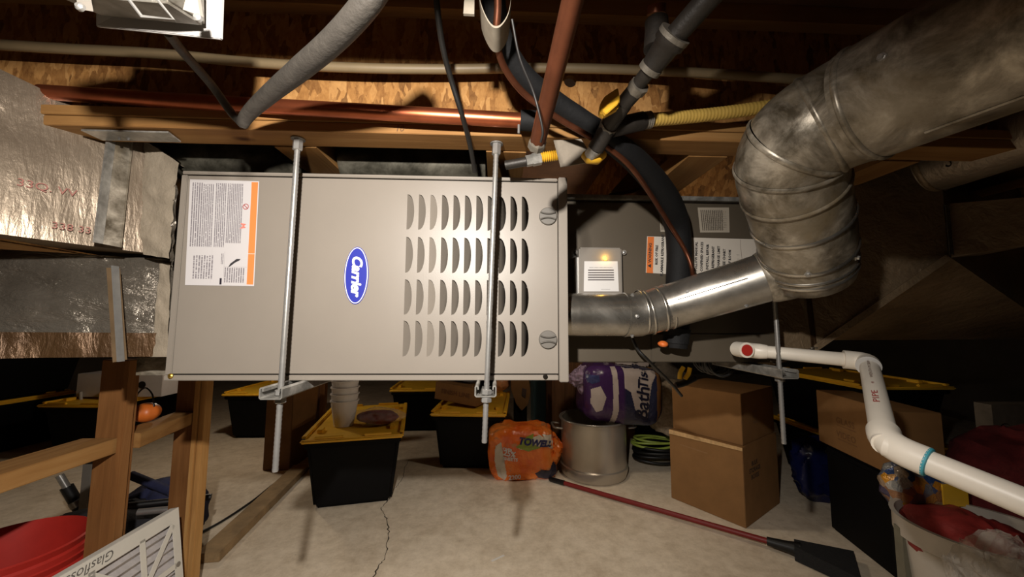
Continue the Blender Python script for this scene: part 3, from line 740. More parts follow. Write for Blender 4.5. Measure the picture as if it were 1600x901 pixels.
vs, fs = noisy_patch(LB, RBt, RT, LT, 70, 20, .012, 13, V(.6, -.8, 0)); MB().add(vs, fs).build('front_wrap', M_FOILS, ld_, smooth=60)
q_ = .30
TA, TB_ = LB + V(.004, -.006, -.001), LB.lerp(RBt, .93) + V(.004, -.006, -.001)
vs, fs = noisy_patch(TA, TB_, TB_ + V(-.004, 0, .050), TA + V(0, 0, .050), 60, 5, .012, 13, V(.6, -.8, 0)); MB().add(vs, fs).build('tape', M_TAPE, ld_, smooth=60)
# ledge/base piece under lower duct near furnace
a = at(212, 586, y=.92); b = at(262, 558, y=.92)
MB().box(a.x, FX0 - .004, .92, 1.2, a.z, b.z - .001).build('base_pan', M_GALV, ld_)
# mastic collar joining ducts and furnace
mc = thing('mastic_collar', at(262, 410, y=.79), 'thick pale mastic smeared over the joint between duct and furnace', 'sealant')
def mast(pts_a, pts_b, amp, name, par, y_off=0):
    n = len(pts_a); vs = []; fs = []; W = 7
    for j in range(n):
        for i in range(W + 1):
            p = pts_a[j].lerp(pts_b[j], i / W)
            j_ = .004 * noise.noise(p * 60)
            vs.append(p + V(j_ if 0 < i < W else 0, -.003 - amp * abs(noise.noise(p * 22)) - amp * .6 * noise.noise(p * 60), 0))
    for j in range(n - 1):
        for i in range(W): q_ = j * (W + 1) + i; fs.append((q_, q_ + 1, q_ + W + 2, q_ + W + 1))
    MB().add(vs, fs).build(name, M_MASTIC, par, smooth=70)
la = [at(226, 218, y=.806), at(229, 245, y=.806), at(224, 275, y=.806), at(224, 310, y=.806), at(221, 345, y=.806), at(222, 375, y=.806), at(228, 398, y=.806)]
lb = [at(282, 256, y=.792), at(280, 276, y=.788), at(277, 300, y=.788), at(274, 330, y=.788), at(271, 358, y=.788), at(268, 384, y=.788), at(266, 404, y=.788)]
def dens(L): return smoothpath(L, 5)
mast(dens(la), dens(lb), .008, 'collar', mc)
mast(dens([at(226, 218, y=.806), at(250, 232, y=.85), at(262, 250, y=.86)]), dens([at(284, 254, y=.80), at(290, 262, y=.86), at(330, 265, y=.87)]), .006, 'collar', mc)
la = [at(252, 412, y=.834), at(250, 440, y=.834), at(247, 470, y=.834), at(244, 500, y=.834), at(242, 525, y=.834), at(238, 545, y=.834), at(231, 557, y=.834)]
lb = [at(268, 412, y=.830), at(268, 440, y=.830), at(267, 470, y=.830), at(266, 500, y=.830), at(265, 525, y=.830), at(265, 545, y=.830), at(264, 557, y=.830)]
mast(dens(la), dens(lb), .004, 'lower_seam', mc)
vs, fs = noisy_patch(at(265, 408, y=.786), at(271, 408, y=.784), at(277, 290, y=.784), at(273, 290, y=.786), 2, 30, .010, 60, V(.3, -1, 0))
MB().add(vs, fs).build('foil_edge', M_FOILS, mc)
# metal hanger straps on the left
hs = thing('hanger_strap', at(172, 382, y=.70), 'bent galvanised hanger strap hugging the upper foil duct', 'strap')
Ts, Bs = at(184, 196, y=.765), at(161, 381, y=.735)
MB().slab([Ts, Bs, at(187, 386, y=.755), at(207, 205, y=.785)], (0, .004, 0)).build('strap', M_GALV, hs)
MB().slab([Ts + V(-.004, -.001, 0), Bs + V(-.004, -.001, 0), Bs + V(.001, -.001, 0), Ts + V(.001, -.001, 0)], (0, -.014, 0)).build('lip', M_GALV2, hs)
p, q_ = at(183, 194, y=.762), at(263, 205, y=.7)
MB().hexa([V(p.x, .700, ZJ - .006), V(q_.x, .700, ZJ - .006), V(q_.x - .008, .738, ZJ - .006), V(p.x, .738, ZJ - .006), V(p.x, .700, ZJ - .003), V(q_.x, .700, ZJ - .003), V(q_.x - .008, .738, ZJ - .003), V(p.x, .738, ZJ - .003)]).build('tab', M_GALV2, hs)
for dx in (.045, .062): screw(V(p.x + dx, .725, ZJ - .006), (0, 0, -1), hs, .003)
la_ = thing('angle_bracket', at(190, 562, y=.80), 'brown edged metal angle standing against the lower foil duct', 'bracket')
MB().slab([at(166, 418, y=.775), at(183, 418, y=.775), at(194, 562, y=.77), at(176, 566, y=.77)], (0, .006, 0)).build('flange', simple('painted_angle', C(112, 92, 68), .5, .3, .2, 20), la_)
MB().slab([at(183, 416, y=.774), at(186, 416, y=.774), at(195, 564, y=.769), at(192, 564, y=.769)], (0, -.012, 0)).build('flange', M_STEEL, la_)

# ================================================================== SUPPLY PLENUM AND DUCTS, right
sp_l = thing('supply_plenum', at(1240, 560, y=.96), 'dark foil wrapped supply plenum behind the vent elbow at right', 'duct')
yp = .945
FA = [at(1203, 573, y=yp + .02), at(1272, 546, y=yp), at(1482, 400, y=.84), at(1466, 225, y=.84), at(1203, 300, y=yp + .02)]
BKp = [FA[0] + V(0, .5, 0), FA[1] + V(.5, .5, .0), FA[2] + V(1.1, .5, -.22), FA[3] + V(1.1, .5, 0), FA[4] + V(0, .5, 0)]
MB().add(FA + BKp, [(0, 1, 4), (1, 2, 3, 4), (1, 0, 5, 6), (2, 1, 6, 7), (3, 2, 7, 8), (4, 3, 8, 9), (0, 4, 9, 5), (5, 9, 8, 7, 6)]).build('body', M_FOILD, sp_l)
strip(at(1262, 455, y=.943), at(1272, 545, y=.943), .014, .002, M_TAPE, 'tape', sp_l, (0, -1, 0))
strip(at(1272, 545, y=.943), at(1480, 402, y=.830), .016, .002, M_FOILD, 'tape', sp_l, (0, -1, .2))
m = MB()
for k in range(14):
    c_ = at(1205 + k * 5.5, 566 - k * 1.7 + random.uniform(-3, 3), y=yp - .004); m.blob(c_, (.006, .003, .003), amp=.6, freq=90, nu=8, nv=5, seed=k)
m.build('sealant_beads', M_FOILS, sp_l)
tr = thing('trunk_duct', at(1560, 395, y=.8), 'dark foil box duct at the right edge beside the round foil duct', 'duct')
FB = [at(1487, 402, y=.845), at(1700, 366, y=.70), at(1700, 300, y=.70), at(1484, 318, y=.845)]
MB().add(FB + [p + V(.2, .5, 0) for p in FB], [(0, 1, 2, 3), (1, 0, 4, 5), (2, 1, 5, 6), (3, 2, 6, 7), (0, 3, 7, 4), (7, 6, 5, 4)]).build('body', M_FOILD, tr)
strip(at(1479, 320, y=.835), at(1486, 398, y=.835), .010, .002, M_FOILS, 'tape', tr, (0, -1, 0))
fd = thing('round_foil_duct', at(1465, 315, y=.84), 'round silver foil duct at the right edge under the large vent duct', 'duct')
a, b = at(1450, 262, y=.86), at(1690, 176, y=.64)
MB().tube([a, a.lerp(b, .5), b], .066, 30).build('sleeve', M_FOIL, fd, smooth=50)
ring(a + (b - a) * .04, b - a, .067, .006, 30).build('band', M_FOILD, fd, smooth=60)
m = MB(); put_text(m, 'S', at(1483, 252, y=.775), (1, 0, .1), (-.1, -.3, 1), .04); m.build('lettering', M_INK, fd)

# ================================================================== PVC CONDENSATE DRAIN
rp_ = .0166
pv = thing('pvc_drain', at(1345, 575, y=.8), 'white PVC condensate drain with elbows and a red capped end', 'drain pipe')
a = at(1172, 547, y=.905); b = at(1338, 563, y=.80); c = at(1357, 585, y=.715); d = at(1378, 685, y=.56); e = at(1392, 706, y=.515); f = at(1640, 800, y=.415)
MB().tube([a, b], rp_ * .92, 22).build('pipe', M_PVC, pv, smooth=50)
cap_ = at(1160, 546, y=.895)
MB().tube([a + (b - a).normalized() * .035, a + (b - a).normalized() * .02, a, cap_ - V(.004, 0, 0)], [rp_ * 1.0, rp_ * 1.12, rp_ * 1.12, rp_ * 1.12], 22).build('tee', M_PVC, pv, smooth=50)
MB().cyl(cap_ + V(0, .02, 0), cap_ + V(0, -.016, -.000), rp_ * 1.12, n=24).build('tee_branch', M_PVC, pv, smooth=50)
MB().cyl(cap_ + V(0, -.0165, 0), cap_ + V(0, -.018, 0), rp_ * .82, n=24).build('plug', M_RED, pv, smooth=50)
def elbow(p0, pc, p1, r, name='elbow'):
    d0 = (p0 - pc).normalized(); d1 = (p1 - pc).normalized(); q0 = pc + d0 * .03; q1 = pc + d1 * .03
    path = [q0 + d0 * .012, q0 - d0 * .001]
    for k in range(1, 8):
        t = k / 8; path.append(q0 * (1 - t) ** 2 + pc * 2 * t * (1 - t) + q1 * t * t)
    path += [q1, q1 + d1 * .012]
    o = MB().tube(path, r * 1.22, 26).build(name, M_PVC, pv, smooth=50)
    return o, q1 + d1 * .012, d1
bc = b + (b - a).normalized() * .02
o, em, dd = elbow(a, bc, c, rp_)
MB().tube([em - dd * .003, em, em + dd * .001], [rp_ * 1.24, rp_ * 1.26, rp_ * 1.0], 26).build('rim', M_WHITE, o, smooth=40)
ec = d.lerp(e, .5)
MB().tube([bc, ec], rp_, 24).build('pipe', M_PVC, pv, smooth=50)
o, em, dd = elbow(bc, ec, f, rp_)
MB().tube([em - dd * .001, em + dd * .002, em + dd * .003], [rp_ * 1.235, rp_ * 1.18, rp_ * 1.02], 26).build('primer_ring', M_TEAL, o, smooth=40)
MB().tube([ec, f], rp_, 26).build('pipe', M_PVC, pv, smooth=50)
# red print curved round the descending pipe
def wrap_text(mb, txt, p0, p1, s, r, facing, size, **k):
    ax = (p1 - p0).normalized(); n0 = Vector(facing); n0 = (n0 - ax * n0.dot(ax)).normalized(); s0 = ax.cross(n0)
    vs, fs = text_geo(txt, size, **k); out = []
    for v in vs:
        an = -v.y / r; out.append(p0.lerp(p1, s) + ax * v.x * 2.3 + (n0 * math.cos(an) + s0 * math.sin(an)) * (r + .0011))
    mb.add(out, fs)
m = MB(); fc = CAM - bc.lerp(ec, .5)
wrap_text(m, 'PIPE', ec, bc, .38, rp_, fc, .0115, spacing=1.1); m.build('lettering', M_REDI, pv)
m = MB(); wrap_text(m, '\u00ae', ec, bc, .55, rp_, fc, .005); m.build('lettering', M_REDI, pv)
m = MB(); wrap_text(m, 'WEATH M SERV', ec, bc, .76, rp_, fc, .0062); m.build('lettering', simple('pipe_grey_ink', C(130, 105, 95), .7, 0, 0), pv)

# ================================================================== OVERHEAD CABLES AND PIPES
def cable(name, pts, r, mat, lab, cat, sub=8, n=12):
    p = smoothpath([at(a, b, y=y) for a, b, y in pts], sub)
    return tag(MB().tube(p, r, n).build(name, mat, None, smooth=60), lab, cat)
cable('water_tube', [(-60, 66, .665), (100, 76, .668), (250, 84, .67), (400, 98, .672), (560, 106, .672), (700, 108, .675), (860, 106, .675), (1010, 110, .67), (1130, 116, .66), (1280, 126, .65), (1420, 135, .64)], .0088, M_CREAM, 'cream plastic water tube running along the strand board web', 'tube')
o = cable('copper_pipe', [(66, 144, .702), (370, 163, .672), (600, 176, .657), (826, 189, .660)], .0137, M_COPPER, 'long reddish copper pipe running level along the timber joist', 'pipe', n=20)
p = at(818, 188, y=.660)
sl = thing('pipe_clip', p, 'black rubber clip at the end of the level copper pipe', 'pipe clip')
MB().cyl(p + V(-.006, 0, 0), p + V(.03, 0, -.001), .0185, n=18).build('sleeve', M_RUBBER, sl, smooth=50)
for dx, dz in ((-.010, -.03), (.022, -.032)): MB().cyl(p + V(dx, -.02, dz + .010), p + V(dx, -.02, dz - .006), .0022, n=8).build('nail', M_STEEL, sl)
cable('grey_cable', [(262, 50, .50), (285, 80, .55), (330, 132, .61), (360, 174, .635), (374, 189, .638), (380, 196, .64)], .0068, M_CABLE, 'thin dusty grey cable dropping from the white box to the thicker conduit', 'cable', n=14)
p = smoothpath([at(a, b, y=y) for a, b, y in [(378, 194, .615), (390, 176, .60), (420, 148, .56), (470, 107, .50), (520, 64, .445), (568, 12, .40), (600, -36, .375)]], 8)
tag(MB().tube(p, [.0092 + .0055 * min(1, i / 24) for i in range(len(p))], 20).build('grey_conduit', M_CABLE, None, smooth=60), 'thick dusty grey conduit rising from the joist toward the top edge', 'conduit')
cable('black_wire', [(680, -30, .50), (684, 20, .52), (692, 75, .56), (705, 125, .60), (722, 180, .64), (734, 225, .70), (742, 268, .765)], .0048, M_CABLEB, 'thin black wire hanging down behind the top of the furnace', 'wire')
# white electrical box, upper left
wb = thing('outlet_box', at(250, 50, y=.42), 'white faced junction box hanging at the upper left of the picture', 'electrical box')
yb_ = .425
c0, c1, c2, c3 = at(149, 41, y=yb_), at(343, 61, y=yb_ - .004), at(347, -60, y=yb_ - .03), at(149, -70, y=yb_ - .03)
n_ = (c1 - c0).cross(c3 - c0).normalized(); n_ = n_ if n_.y > 0 else -n_
MB().slab([c0, c1, c2, c3], n_ * .006).build('face_plate', simple('plate_white', C(166, 163, 160), .5, 0, .03), wb, bevel=.001)
i0, i1, i2, i3 = at(160, 26, y=yb_ - .008), at(325, 43, y=yb_ - .012), at(322, -60, y=yb_ - .04), at(120, -70, y=yb_ - .04)
MB().hexa([i0 - n_ * .001, i1 - n_ * .001, i2 - n_ * .001, i3 - n_ * .001] + [p - n_ * .045 for p in (at(150, 14, y=yb_ - .01), at(316, 26, y=yb_ - .012), i2, i3)]).build('box_body', galv('box_metal', C(96, 90, 80), C(150, 146, 138), .4, .6, 20), wb, bevel=.003)
def pt(u, v, dep): return at(u, v, y=yb_ - dep)
MB().tube([pt(196, -8, .07), pt(222, 26, .07), pt(272, 31, .07), pt(240, -8, .07)], .0016, 6).build('bracket_edge', M_STEEL, wb)
MB().slab([pt(291, 17, .062), pt(318, 27, .062), pt(312, -10, .062), pt(298, -10, .062)], n_ * -.004).build('clip', M_GREY, wb)
for (u, v, dp) in ((128, 13, .06), (311, 30, .066)):
    MB().lathe([(.004, 0), (.004, .003), (.002, .005)], Matrix.Translation(pt(u, v, dp)) @ Matrix.Rotation(R(90), 4, 'X'), 12).build('screw', M_STEEL, wb, smooth=40)
p_ = pt(331, 27, .004); o = MB().lathe([(.0055, 0), (.0055, .004), (.002, .004)], Matrix.Translation(p_) @ Matrix.Rotation(R(90), 4, 'X'), 16).build('screw_ear', M_GREY, wb)
MB().hexa([pt(117, -30, .05), pt(137, -30, .05), pt(137, -30, .02), pt(117, -30, .02), pt(121, 14, .05), pt(146, 18, .05), pt(146, 18, .02), pt(121, 14, .02)]).build('side_tab', M_GREY, wb)

# line set: insulated suction line with a liquid line strapped to it
lsn = thing('suction_line', at(1060, 545, y=.93), 'black foam covered refrigerant line curving down to the coil cabinet', 'refrigerant line')
S = [(768, -40, .47), (774, 20, .50), (790, 75, .535), (822, 122, .575), (870, 160, .615), (915, 190, .64), (955, 220, .665), (1000, 258, .73), (1036, 302, .82), (1056, 345, .90), (1061, 390, .925), (1060, 440, .925), (1058, 490, .925), (1056, 536, .925)]
sp0 = [at(a, b, y=y) for a, b, y in S]
spp = smoothpath(sp0, 6)
MB().tube(spp, [.017 + .0135 * min(1, max(0, (i - 30) / 20)) for i in range(len(spp))], 20).build('foam_sleeve', M_RUBBER, lsn, smooth=60)
MB().tube([spp[-4] + V(.001, -.0, 0), spp[-1] + V(0, 0, -.012)], [.034, .026], 20).build('end_wrap', M_RUBBER, lsn, smooth=60)
p = at(1035, 537, y=.905); MB().blob(p, (.012, .012, .008), amp=.4, freq=60, nu=14, nv=8).build('orange_tape', M_ORANGE, lsn, smooth=60)
LQ = [(776, -40, .44), (778, 10, .46), (776, 60, .485), (788, 105, .53), (820, 147, .57), (868, 182, .60), (912, 208, .625), (955, 234, .66), (990, 266, .70), (1022, 312, .79), (1046, 350, .86), (1070, 390, .888), (1082, 425, .89), (1082, 470, .955)]
lq = tag(MB().tube(smoothpath([at(*q[:2], y=q[2]) for q in LQ], 6), .0052, 12).build('liquid_line', M_COPPERD, None, smooth=60), 'bare copper liquid line running beside the black foam line', 'refrigerant line')
M_STRAP = simple('strap_grey', C(132, 124, 110), .6, .1, .2, 40)
cs = thing('conduit_strap', at(778, 62, y=.50), 'worn grey strap cradling the refrigerant lines at the top', 'strap')
m = MB(); path = [at(748, -30, y=.47), at(750, 15, y=.475), at(760, 45, y=.475), at(772, 60, y=.475), at(785, 55, y=.475), at(796, 30, y=.475), at(800, -30, y=.47)]
vs = []; fs = []; sm = smoothpath(path, 4)
for i, p in enumerate(sm):
    vs += [p + V(0, -.022, 0), p + V(0, .022, 0), p + V(0, .022, -.003), p + V(0, -.022, -.003)]
    if i: fs += [((i - 1) * 4 + k, (i - 1) * 4 + (k + 1) % 4, i * 4 + (k + 1) % 4, i * 4 + k) for k in range(4)]
m.add(vs, fs + [(0, 1, 2, 3), (len(vs) - 4, len(vs) - 3, len(vs) - 2, len(vs) - 1)]).build('band', M_STRAP, cs, smooth=50)
MB().slab([at(724, 21, y=.46), at(741, 22, y=.46), at(742, -40, y=.46), at(728, -40, y=.46)], (0, .004, 0)).build('tail', M_STRAP, cs)
# thin wire across copper
cable('thin_wire', [(800, 30, .40), (812, 90, .42), (832, 140, .44), (842, 175, .45), (848, 205, .46), (845, 222, .47)], .0016, M_CABLEB, 'hair-thin dark wire draped over the slanting copper pipe', 'wire')
# slanting copper pipe
cpn = thing('copper_drop', at(836, 235, y=.53), 'thick tarnished copper pipe slanting down toward the furnace top', 'pipe')
a, b = at(905, -40, y=.335), at(840, 222, y=.53)
MB().tube([a, a.lerp(b, .5), b], .0118, 22).build('pipe', M_COPPERD, cpn, smooth=60)
dd = (b - a).normalized(); MB().tube([b - dd * .004, b, b + dd * .010, b + dd * .012], [.0122, .0135, .0135, .010], 8).build('end_nut', M_IRONG, cpn)
# gas line in black iron
gl = thing('gas_pipe', at(925, 245, y=.66), 'black iron gas pipe with fittings and a yellow lever valve', 'gas pipe')
G = [at(1140, -40, y=.40), at(1046, 66, y=.475), at(1018, 105, y=.505), at(998, 135, y=.535), at(972, 165, y=.575), at(950, 198, y=.61), at(928, 236, y=.645)]
def gseg(a, b, r, name, mat, n=20): return MB().cyl(a, b, r, n=n).build(name, mat, gl, smooth=50)
gseg(G[0], G[1], .0150, 'pipe', M_IRON)
d1_ = (G[2] - G[1]).normalized()
MB().tube([G[1] - d1_ * .012, G[1] - d1_ * .010, G[1] + d1_ * .002, G[1] + d1_ * .005, G[2] - d1_ * .008, G[2]], [.020, .0225, .0225, .019, .017, .016], 22).build('tee', M_IRON, gl, smooth=50)
gseg(G[1] - d1_ * .0125, G[1] - d1_ * .006, .0232, 'tee_collar', M_IRONG)
q0 = at(1026, 45, y=.50); q1 = at(1022, 78, y=.498)
MB().tube([q0 + V(0, 0, .012), q0, q1], [.0165, .0165, .015], 18).build('tee_branch', M_IRON, gl, smooth=50)
gseg(at(1026, 8, y=.49), at(1025, 22, y=.495), .013, 'plug', M_COPPERD)
gseg(G[2] - d1_ * .002, G[2] + d1_ * .006, .0172, 'tee_collar', M_IRONG)
gseg(G[2], G[4], .0112, 'nipple', M_IRON)
d2_ = (G[4] - G[3]).normalized()
gseg(G[3] - d2_ * .004, G[3] + d2_ * .008, .0155, 'coupling', M_IRONG, 8)
gseg(G[3] + d2_ * .008, G[4] + d2_ * .004, .0135, 'coupling', M_IRON)
gseg(G[4] - d2_ * .004, G[5], .0145, 'valve_body', M_IRON)
gseg(G[5] - d2_ * .006, G[5] + d2_ * .004, .0165, 'valve_nut', M_IRONG, 8)
gseg(G[5], G[6] - d2_ * .006, .0150, 'drip_leg', M_IRON)
gseg(G[6] - d2_ * .010, G[6] + d2_ * .012, .0125, 'union', M_GALV2, 8)
yh = .545
hp = [at(939, 160, y=yh), at(945, 150, y=yh), at(966, 136, y=yh), at(969, 152, y=yh), at(967, 168, y=yh), at(946, 180, y=yh), at(937, 176, y=yh)]
MB().slab(hp, (0, .012, 0)).build('lever', M_YELV, gl, bevel=.0015)
MB().slab([at(941, 172, y=yh - .008), at(951, 162, y=yh - .008), at(967, 155, y=yh - .008), at(966, 162, y=yh - .008), at(948, 178, y=yh - .008)], (0, .0085, 0)).build('lever_rib', M_YELV, gl, bevel=.001)
b_ = at(985, 192, y=.62); e_ = at(1004, 189, y=.63)
MB().cyl(at(955, 200, y=.62), e_, .0165, n=18).build('side_outlet', M_IRON, gl, smooth=50)
c_ = at(1017, 187, y=.632)
MB().tube([e_.lerp(c_, k / 8) for k in range(9)], [.0155 if k % 2 else .013 for k in range(9)], 16).build('threads', M_IRONG, gl, smooth=40)
# yellow corrugated gas tubes
def csst(name, pts, r, lab):
    p = smoothpath([at(a, b, y=y) for a, b, y in pts], 30); n = len(p); out = [p[0]]; acc = 0
    L = [0]
    for i in range(1, n): L.append(L[-1] + (p[i] - p[i - 1]).length)
    k = 0; s = 0; pp = []
    while s < L[-1]:
        while L[k + 1] < s: k += 1
        pp.append(p[k].lerp(p[k + 1], (s - L[k]) / max(1e-9, L[k + 1] - L[k]))); s += .0017
    return tag(MB().tube(pp, [r + .0004 * math.sin(i * 1.57) for i in range(len(pp))], 14).build(name, M_CSST, None, smooth=60), lab, 'gas tube')
csst('gas_flex_tube', [(1020, 187, .634), (1080, 182, .645), (1150, 174, .645), (1235, 161, .635), (1330, 148, .62)], .0118, 'yellow corrugated gas tube running right from the gas valve')
fx = thing('gas_connector', at(850, 250, y=.70), 'short orange ribbed gas connector with hex nuts above the furnace', 'gas connector')
a, b = at(845, 246, y=.70), at(874, 242, y=.70)
MB().tube([a.lerp(b, k / 18) for k in range(19)], [.0105 if k % 2 else .0082 for k in range(19)], 14).build('ribbed_hose', M_YELV, fx, smooth=40)
for u0, u1, r_ in ((822, 832, .011), (832, 845, .0125)):
    MB().cyl(at(u0, 252 - (u0 - 822) * .2, y=.70), at(u1, 252 - (u1 - 822) * .2, y=.70), r_, n=6).build('hex_nut', M_GALV2, fx)
MB().cyl(at(790, 258, y=.71), at(823, 252, y=.70), .009, n=14).build('tail_pipe', M_IRON, fx, smooth=50)
tg = thing('paper_tag', at(895, 258, y=.69), 'grey paper tag hanging beside the yellow ring under the gas pipe', 'tag')
MB().slab([at(865, 219, y=.685), at(908, 217, y=.685), at(931, 252, y=.685), at(905, 256, y=.685), at(876, 261, y=.685)], (0, .002, 0)).build('card', simple('tag_card', C(126, 117, 104), .8, 0, .12, 30, .3, 80), tg)
ytg = MB().tube([at(913, 241, y=.665), at(920, 246, y=.66), at(932, 247, y=.66), at(942, 240, y=.665)], [.008, .012, .012, .009], 12).build('yellow_ring', M_YELV, tg, smooth=60)
# ================================================================== THINGS ON THE FLOOR
from mathutils.bvhtree import BVHTree
# ---- unseen bulbs added to light the back of the space
tb_ = NT('fill_bulb_glass'); tb_.base((1, .9, .8)); tb_.b.inputs['Emission Color'].default_value = (1, .8, .58, 1); tb_.b.inputs['Emission Strength'].default_value = 6
for B_, lb_ in ((FILL, 'unseen bare bulb added as fill light on the joists just behind the coil cabinet'), (FILL2, 'unseen bare bulb added as fill light on the joists behind the left ducts')):
    bl = thing('fill_bulb', (B_.x, B_.y, ZJ), lb_, 'light bulb', 'unseen fill bulbs at the back')
    MB().lathe([(.05, -.002), (.05, -.02), (.03, -.035), (.03, -.06)], Matrix.Translation((B_.x, B_.y, ZJ - .003)), 20).build('socket', M_WHITE, bl, smooth=40)
    MB().blob(B_ + V(0, 0, .03), (.03, .03, .036), amp=0, nu=16, nv=12).build('bulb', tb_.m, bl, smooth=180)

# ---- storage totes
def make_tote(w, L, h):
    t = thing('storage_tote', (0, 0, 0), 'tote', 'storage tote', 'black totes with yellow lids')
    a, b = .84, 1.0
    hx, hy = w / 2 - .02, L / 2 - .02; z1 = h - .022
    m = MB(); m.hexa([V(-hx * a, -hy * a, 0), V(hx * a, -hy * a, 0), V(hx * a, hy * a, 0), V(-hx * a, hy * a, 0), V(-hx, -hy, z1), V(hx, -hy, z1), V(hx, hy, z1), V(-hx, hy, z1)])
    m.build('body', M_TOTE, t, bevel=.018, seg=3)
    MB().box(-hx - .006, hx + .006, -hy - .006, hy + .006, z1 - .03, z1 - .002).build('body_rim', M_TOTE, t, bevel=.006)
    hw, hl = w / 2, L / 2
    lid = MB().box(-hw, hw, -hl, hl, h - .024, h - .006).build('lid', M_YEL, t, bevel=.007, seg=3)
    for s in (-1, 1):
        MB().box(s * hw - (.022 if s > 0 else 0), s * hw + (.022 if s < 0 else 0), -hl + .03, hl - .03, h - .0065, h + .006).build('lid_ridge', M_YEL, lid, bevel=.003)
        MB().box(-hw + .06, -.05, s * (hl - .016) - .008, s * (hl - .016) + .008, h - .0065, h + .006).build('lid_ridge', M_YEL, lid, bevel=.003)
        MB().box(.05, hw - .06, s * (hl - .016) - .008, s * (hl - .016) + .008, h - .0065, h + .006).build('lid_ridge', M_YEL, lid, bevel=.003)
        MB().box(-hw + .05, -hw + .075, s * (hl * .62) - .03, s * (hl * .62) + .03, h - .0065, h + .012).build('lid_rib', M_YEL, lid, bevel=.002)
        MB().box(hw - .075, hw - .05, s * (hl * .62) - .03, s * (hl * .62) + .03, h - .0065, h + .012).build('lid_rib', M_YEL, lid, bevel=.002)
        for q_ in (-1, 1): MB().lathe([(.008, 0), (.008, .001)], Matrix.Translation((q_ * (hw - .012), s * (hl - .02), h + .0055 if 0 else h - .0058)), 10).build('lid_hole', M_BLACK, lid)
    return t
TW, TLn, TH = .475, .72, .36
proto = make_tote(TW, TLn, TH)
used = [False]
def place_tote(cfront, rot, lab, z=0.0):      # cfront = middle of the lid's front edge (x, y)
    o = proto if not used[0] else copy_tree(proto); used[0] = True
    off = Matrix.Rotation(rot, 3, 'Z') @ V(0, TLn / 2, 0)
    o.location = (cfront[0] + off.x, cfront[1] + off.y, z); o.rotation_euler = (0, 0, rot); o['label'] = lab; return o
def lidpt(px, py, z=TH): return at(px, py, z=z)
c1_ = (lidpt(476, 686) + lidpt(624, 677)) / 2
place_tote(c1_, R(12), 'black tote with yellow lid carrying clear tubs, left of centre')
c2_ = (lidpt(672, 645) + lidpt(790, 645)) / 2
place_tote(c2_, R(-4), 'black tote with yellow lid behind the right hanger rod')
place_tote((-.98 + .33, 3.15), R(2), 'black tote with yellow lid standing far back between two nearer totes')
# far left row
pL = lidpt(150, 631); place_tote((pL.x - .16, pL.y), R(-3), 'black tote with yellow lid behind the left wooden post')
pL2 = lidpt(385, 618); place_tote((pL2.x - .02, pL2.y + .1), R(0), 'black tote with yellow lid behind the right wooden post')
pL3 = at(0, 610, y=2.75); place_tote((pL3.x - .20, 2.45), R(-6), 'black tote under a stacked tote at the far left edge')
place_tote((pL3.x - .16, 2.48), R(-4), 'topmost tote with yellow lid at the far left edge', z=TH + .004)
# right stacks, seen corner-on behind the cardboard boxes
pr = at(1232, 583, z=.612)
for zz_, lb_ in ((0, 'lower black tote with yellow lid right of the cardboard boxes'), (.312, 'upper stacked tote with yellow lid right of the cardboard boxes')):
    o = place_tote((pr.x + TW / 2 + (.03 if zz_ == 0 else 0), 1.78), R(0), lb_, z=zz_); o.scale = (1, 1, .85)

# ---- clear deli tubs on tote
M_CLEAR = clearp('clear_tub', (.95, .92, .90), .4, .22)
zt = TH - .005
pc = at(537, 664, z=zt)
for k in range(5):
    r0, r1 = .050, .070
    z0 = zt + .001 + k * .036
    o = MB().lathe([(r0 * .3, 0), (r0, 0), (r1, .13), (r1 + .005, .131), (r1 + .005, .136), (r1 - .003, .136), (r1 - .004, .13), (r0 - .003, .003), (r0 * .3, .003)], Matrix.Translation((pc.x, pc.y, z0)), 28).build('plastic_tub', M_CLEAR, None, smooth=40, org=None)
    tag(o, ['bottom', 'second', 'middle', 'fourth', 'topmost'][k] + ' clear plastic tub of the nested stack on the yellow lid', 'tub', 'nested clear tubs on the tote')
pb_ = at(592, 662, z=zt)
rb_ = thing('wrapped_meat_bag', (pb_.x, pb_.y, zt), 'dark red bundle in clear crinkled plastic lying on the yellow tote lid', 'bag')
M_MAROON = simple('maroon', C(120, 44, 46), .4, 0, .3, 25)
MB().blob((pb_.x, pb_.y, zt + .038), (.12, .085, .034), amp=.2, freq=14, crease=.15).build('contents', M_MAROON, rb_, smooth=60)
t = NT('clear_film'); t.pbr(.12, 0, .6); t.base((.95, .92, .9)); t.b.inputs['Alpha'].default_value = .16; t.bump(t.noise(t.mapping(), 35, 5), .9, .02); M_FILM = t.m
MB().blob((pb_.x - .01, pb_.y, zt + .045), (.155, .105, .044), amp=.3, freq=12, crease=.3, seed=3, nu=48, nv=28).build('film', M_FILM, rb_, smooth=25)

# ---- brown boards left of the tote
bx_ = at(430, 735, z=0)
cb = thing('tall_carton', (bx_.x, bx_.y, 0), 'tall brown cardboard carton standing left of the clear tub tote', 'carton')
a, b = at(410, 735, y=bx_.y), at(452, 735, y=bx_.y)
MB().box(a.x, b.x, bx_.y, bx_.y + .30, .001, .47).build('carton', M_CARDD, cb, bevel=.003)
MB().slab([V(b.x, bx_.y, .47), V(b.x + .10, bx_.y + .1, .50), V(b.x + .08, bx_.y + .12, .28), V(b.x + .002, bx_.y, .24)], (.003, .01, 0)).build('flap', M_CARD, cb)
wp = at(488, 715, z=0)
wpn = thing('plywood_sheet', (wp.x, 2.75, 0), 'dark wood panel with bright edge leaning behind the clear tubs', 'plywood')
MB().box(wp.x - .30, wp.x - .02, 2.75, 2.78, .001, .62).build('panel', M_WDARK, wpn)
MB().box(wp.x - .02, wp.x + .012, 2.742, 2.785, .001, .62).build('edge', M_WZ, wpn)

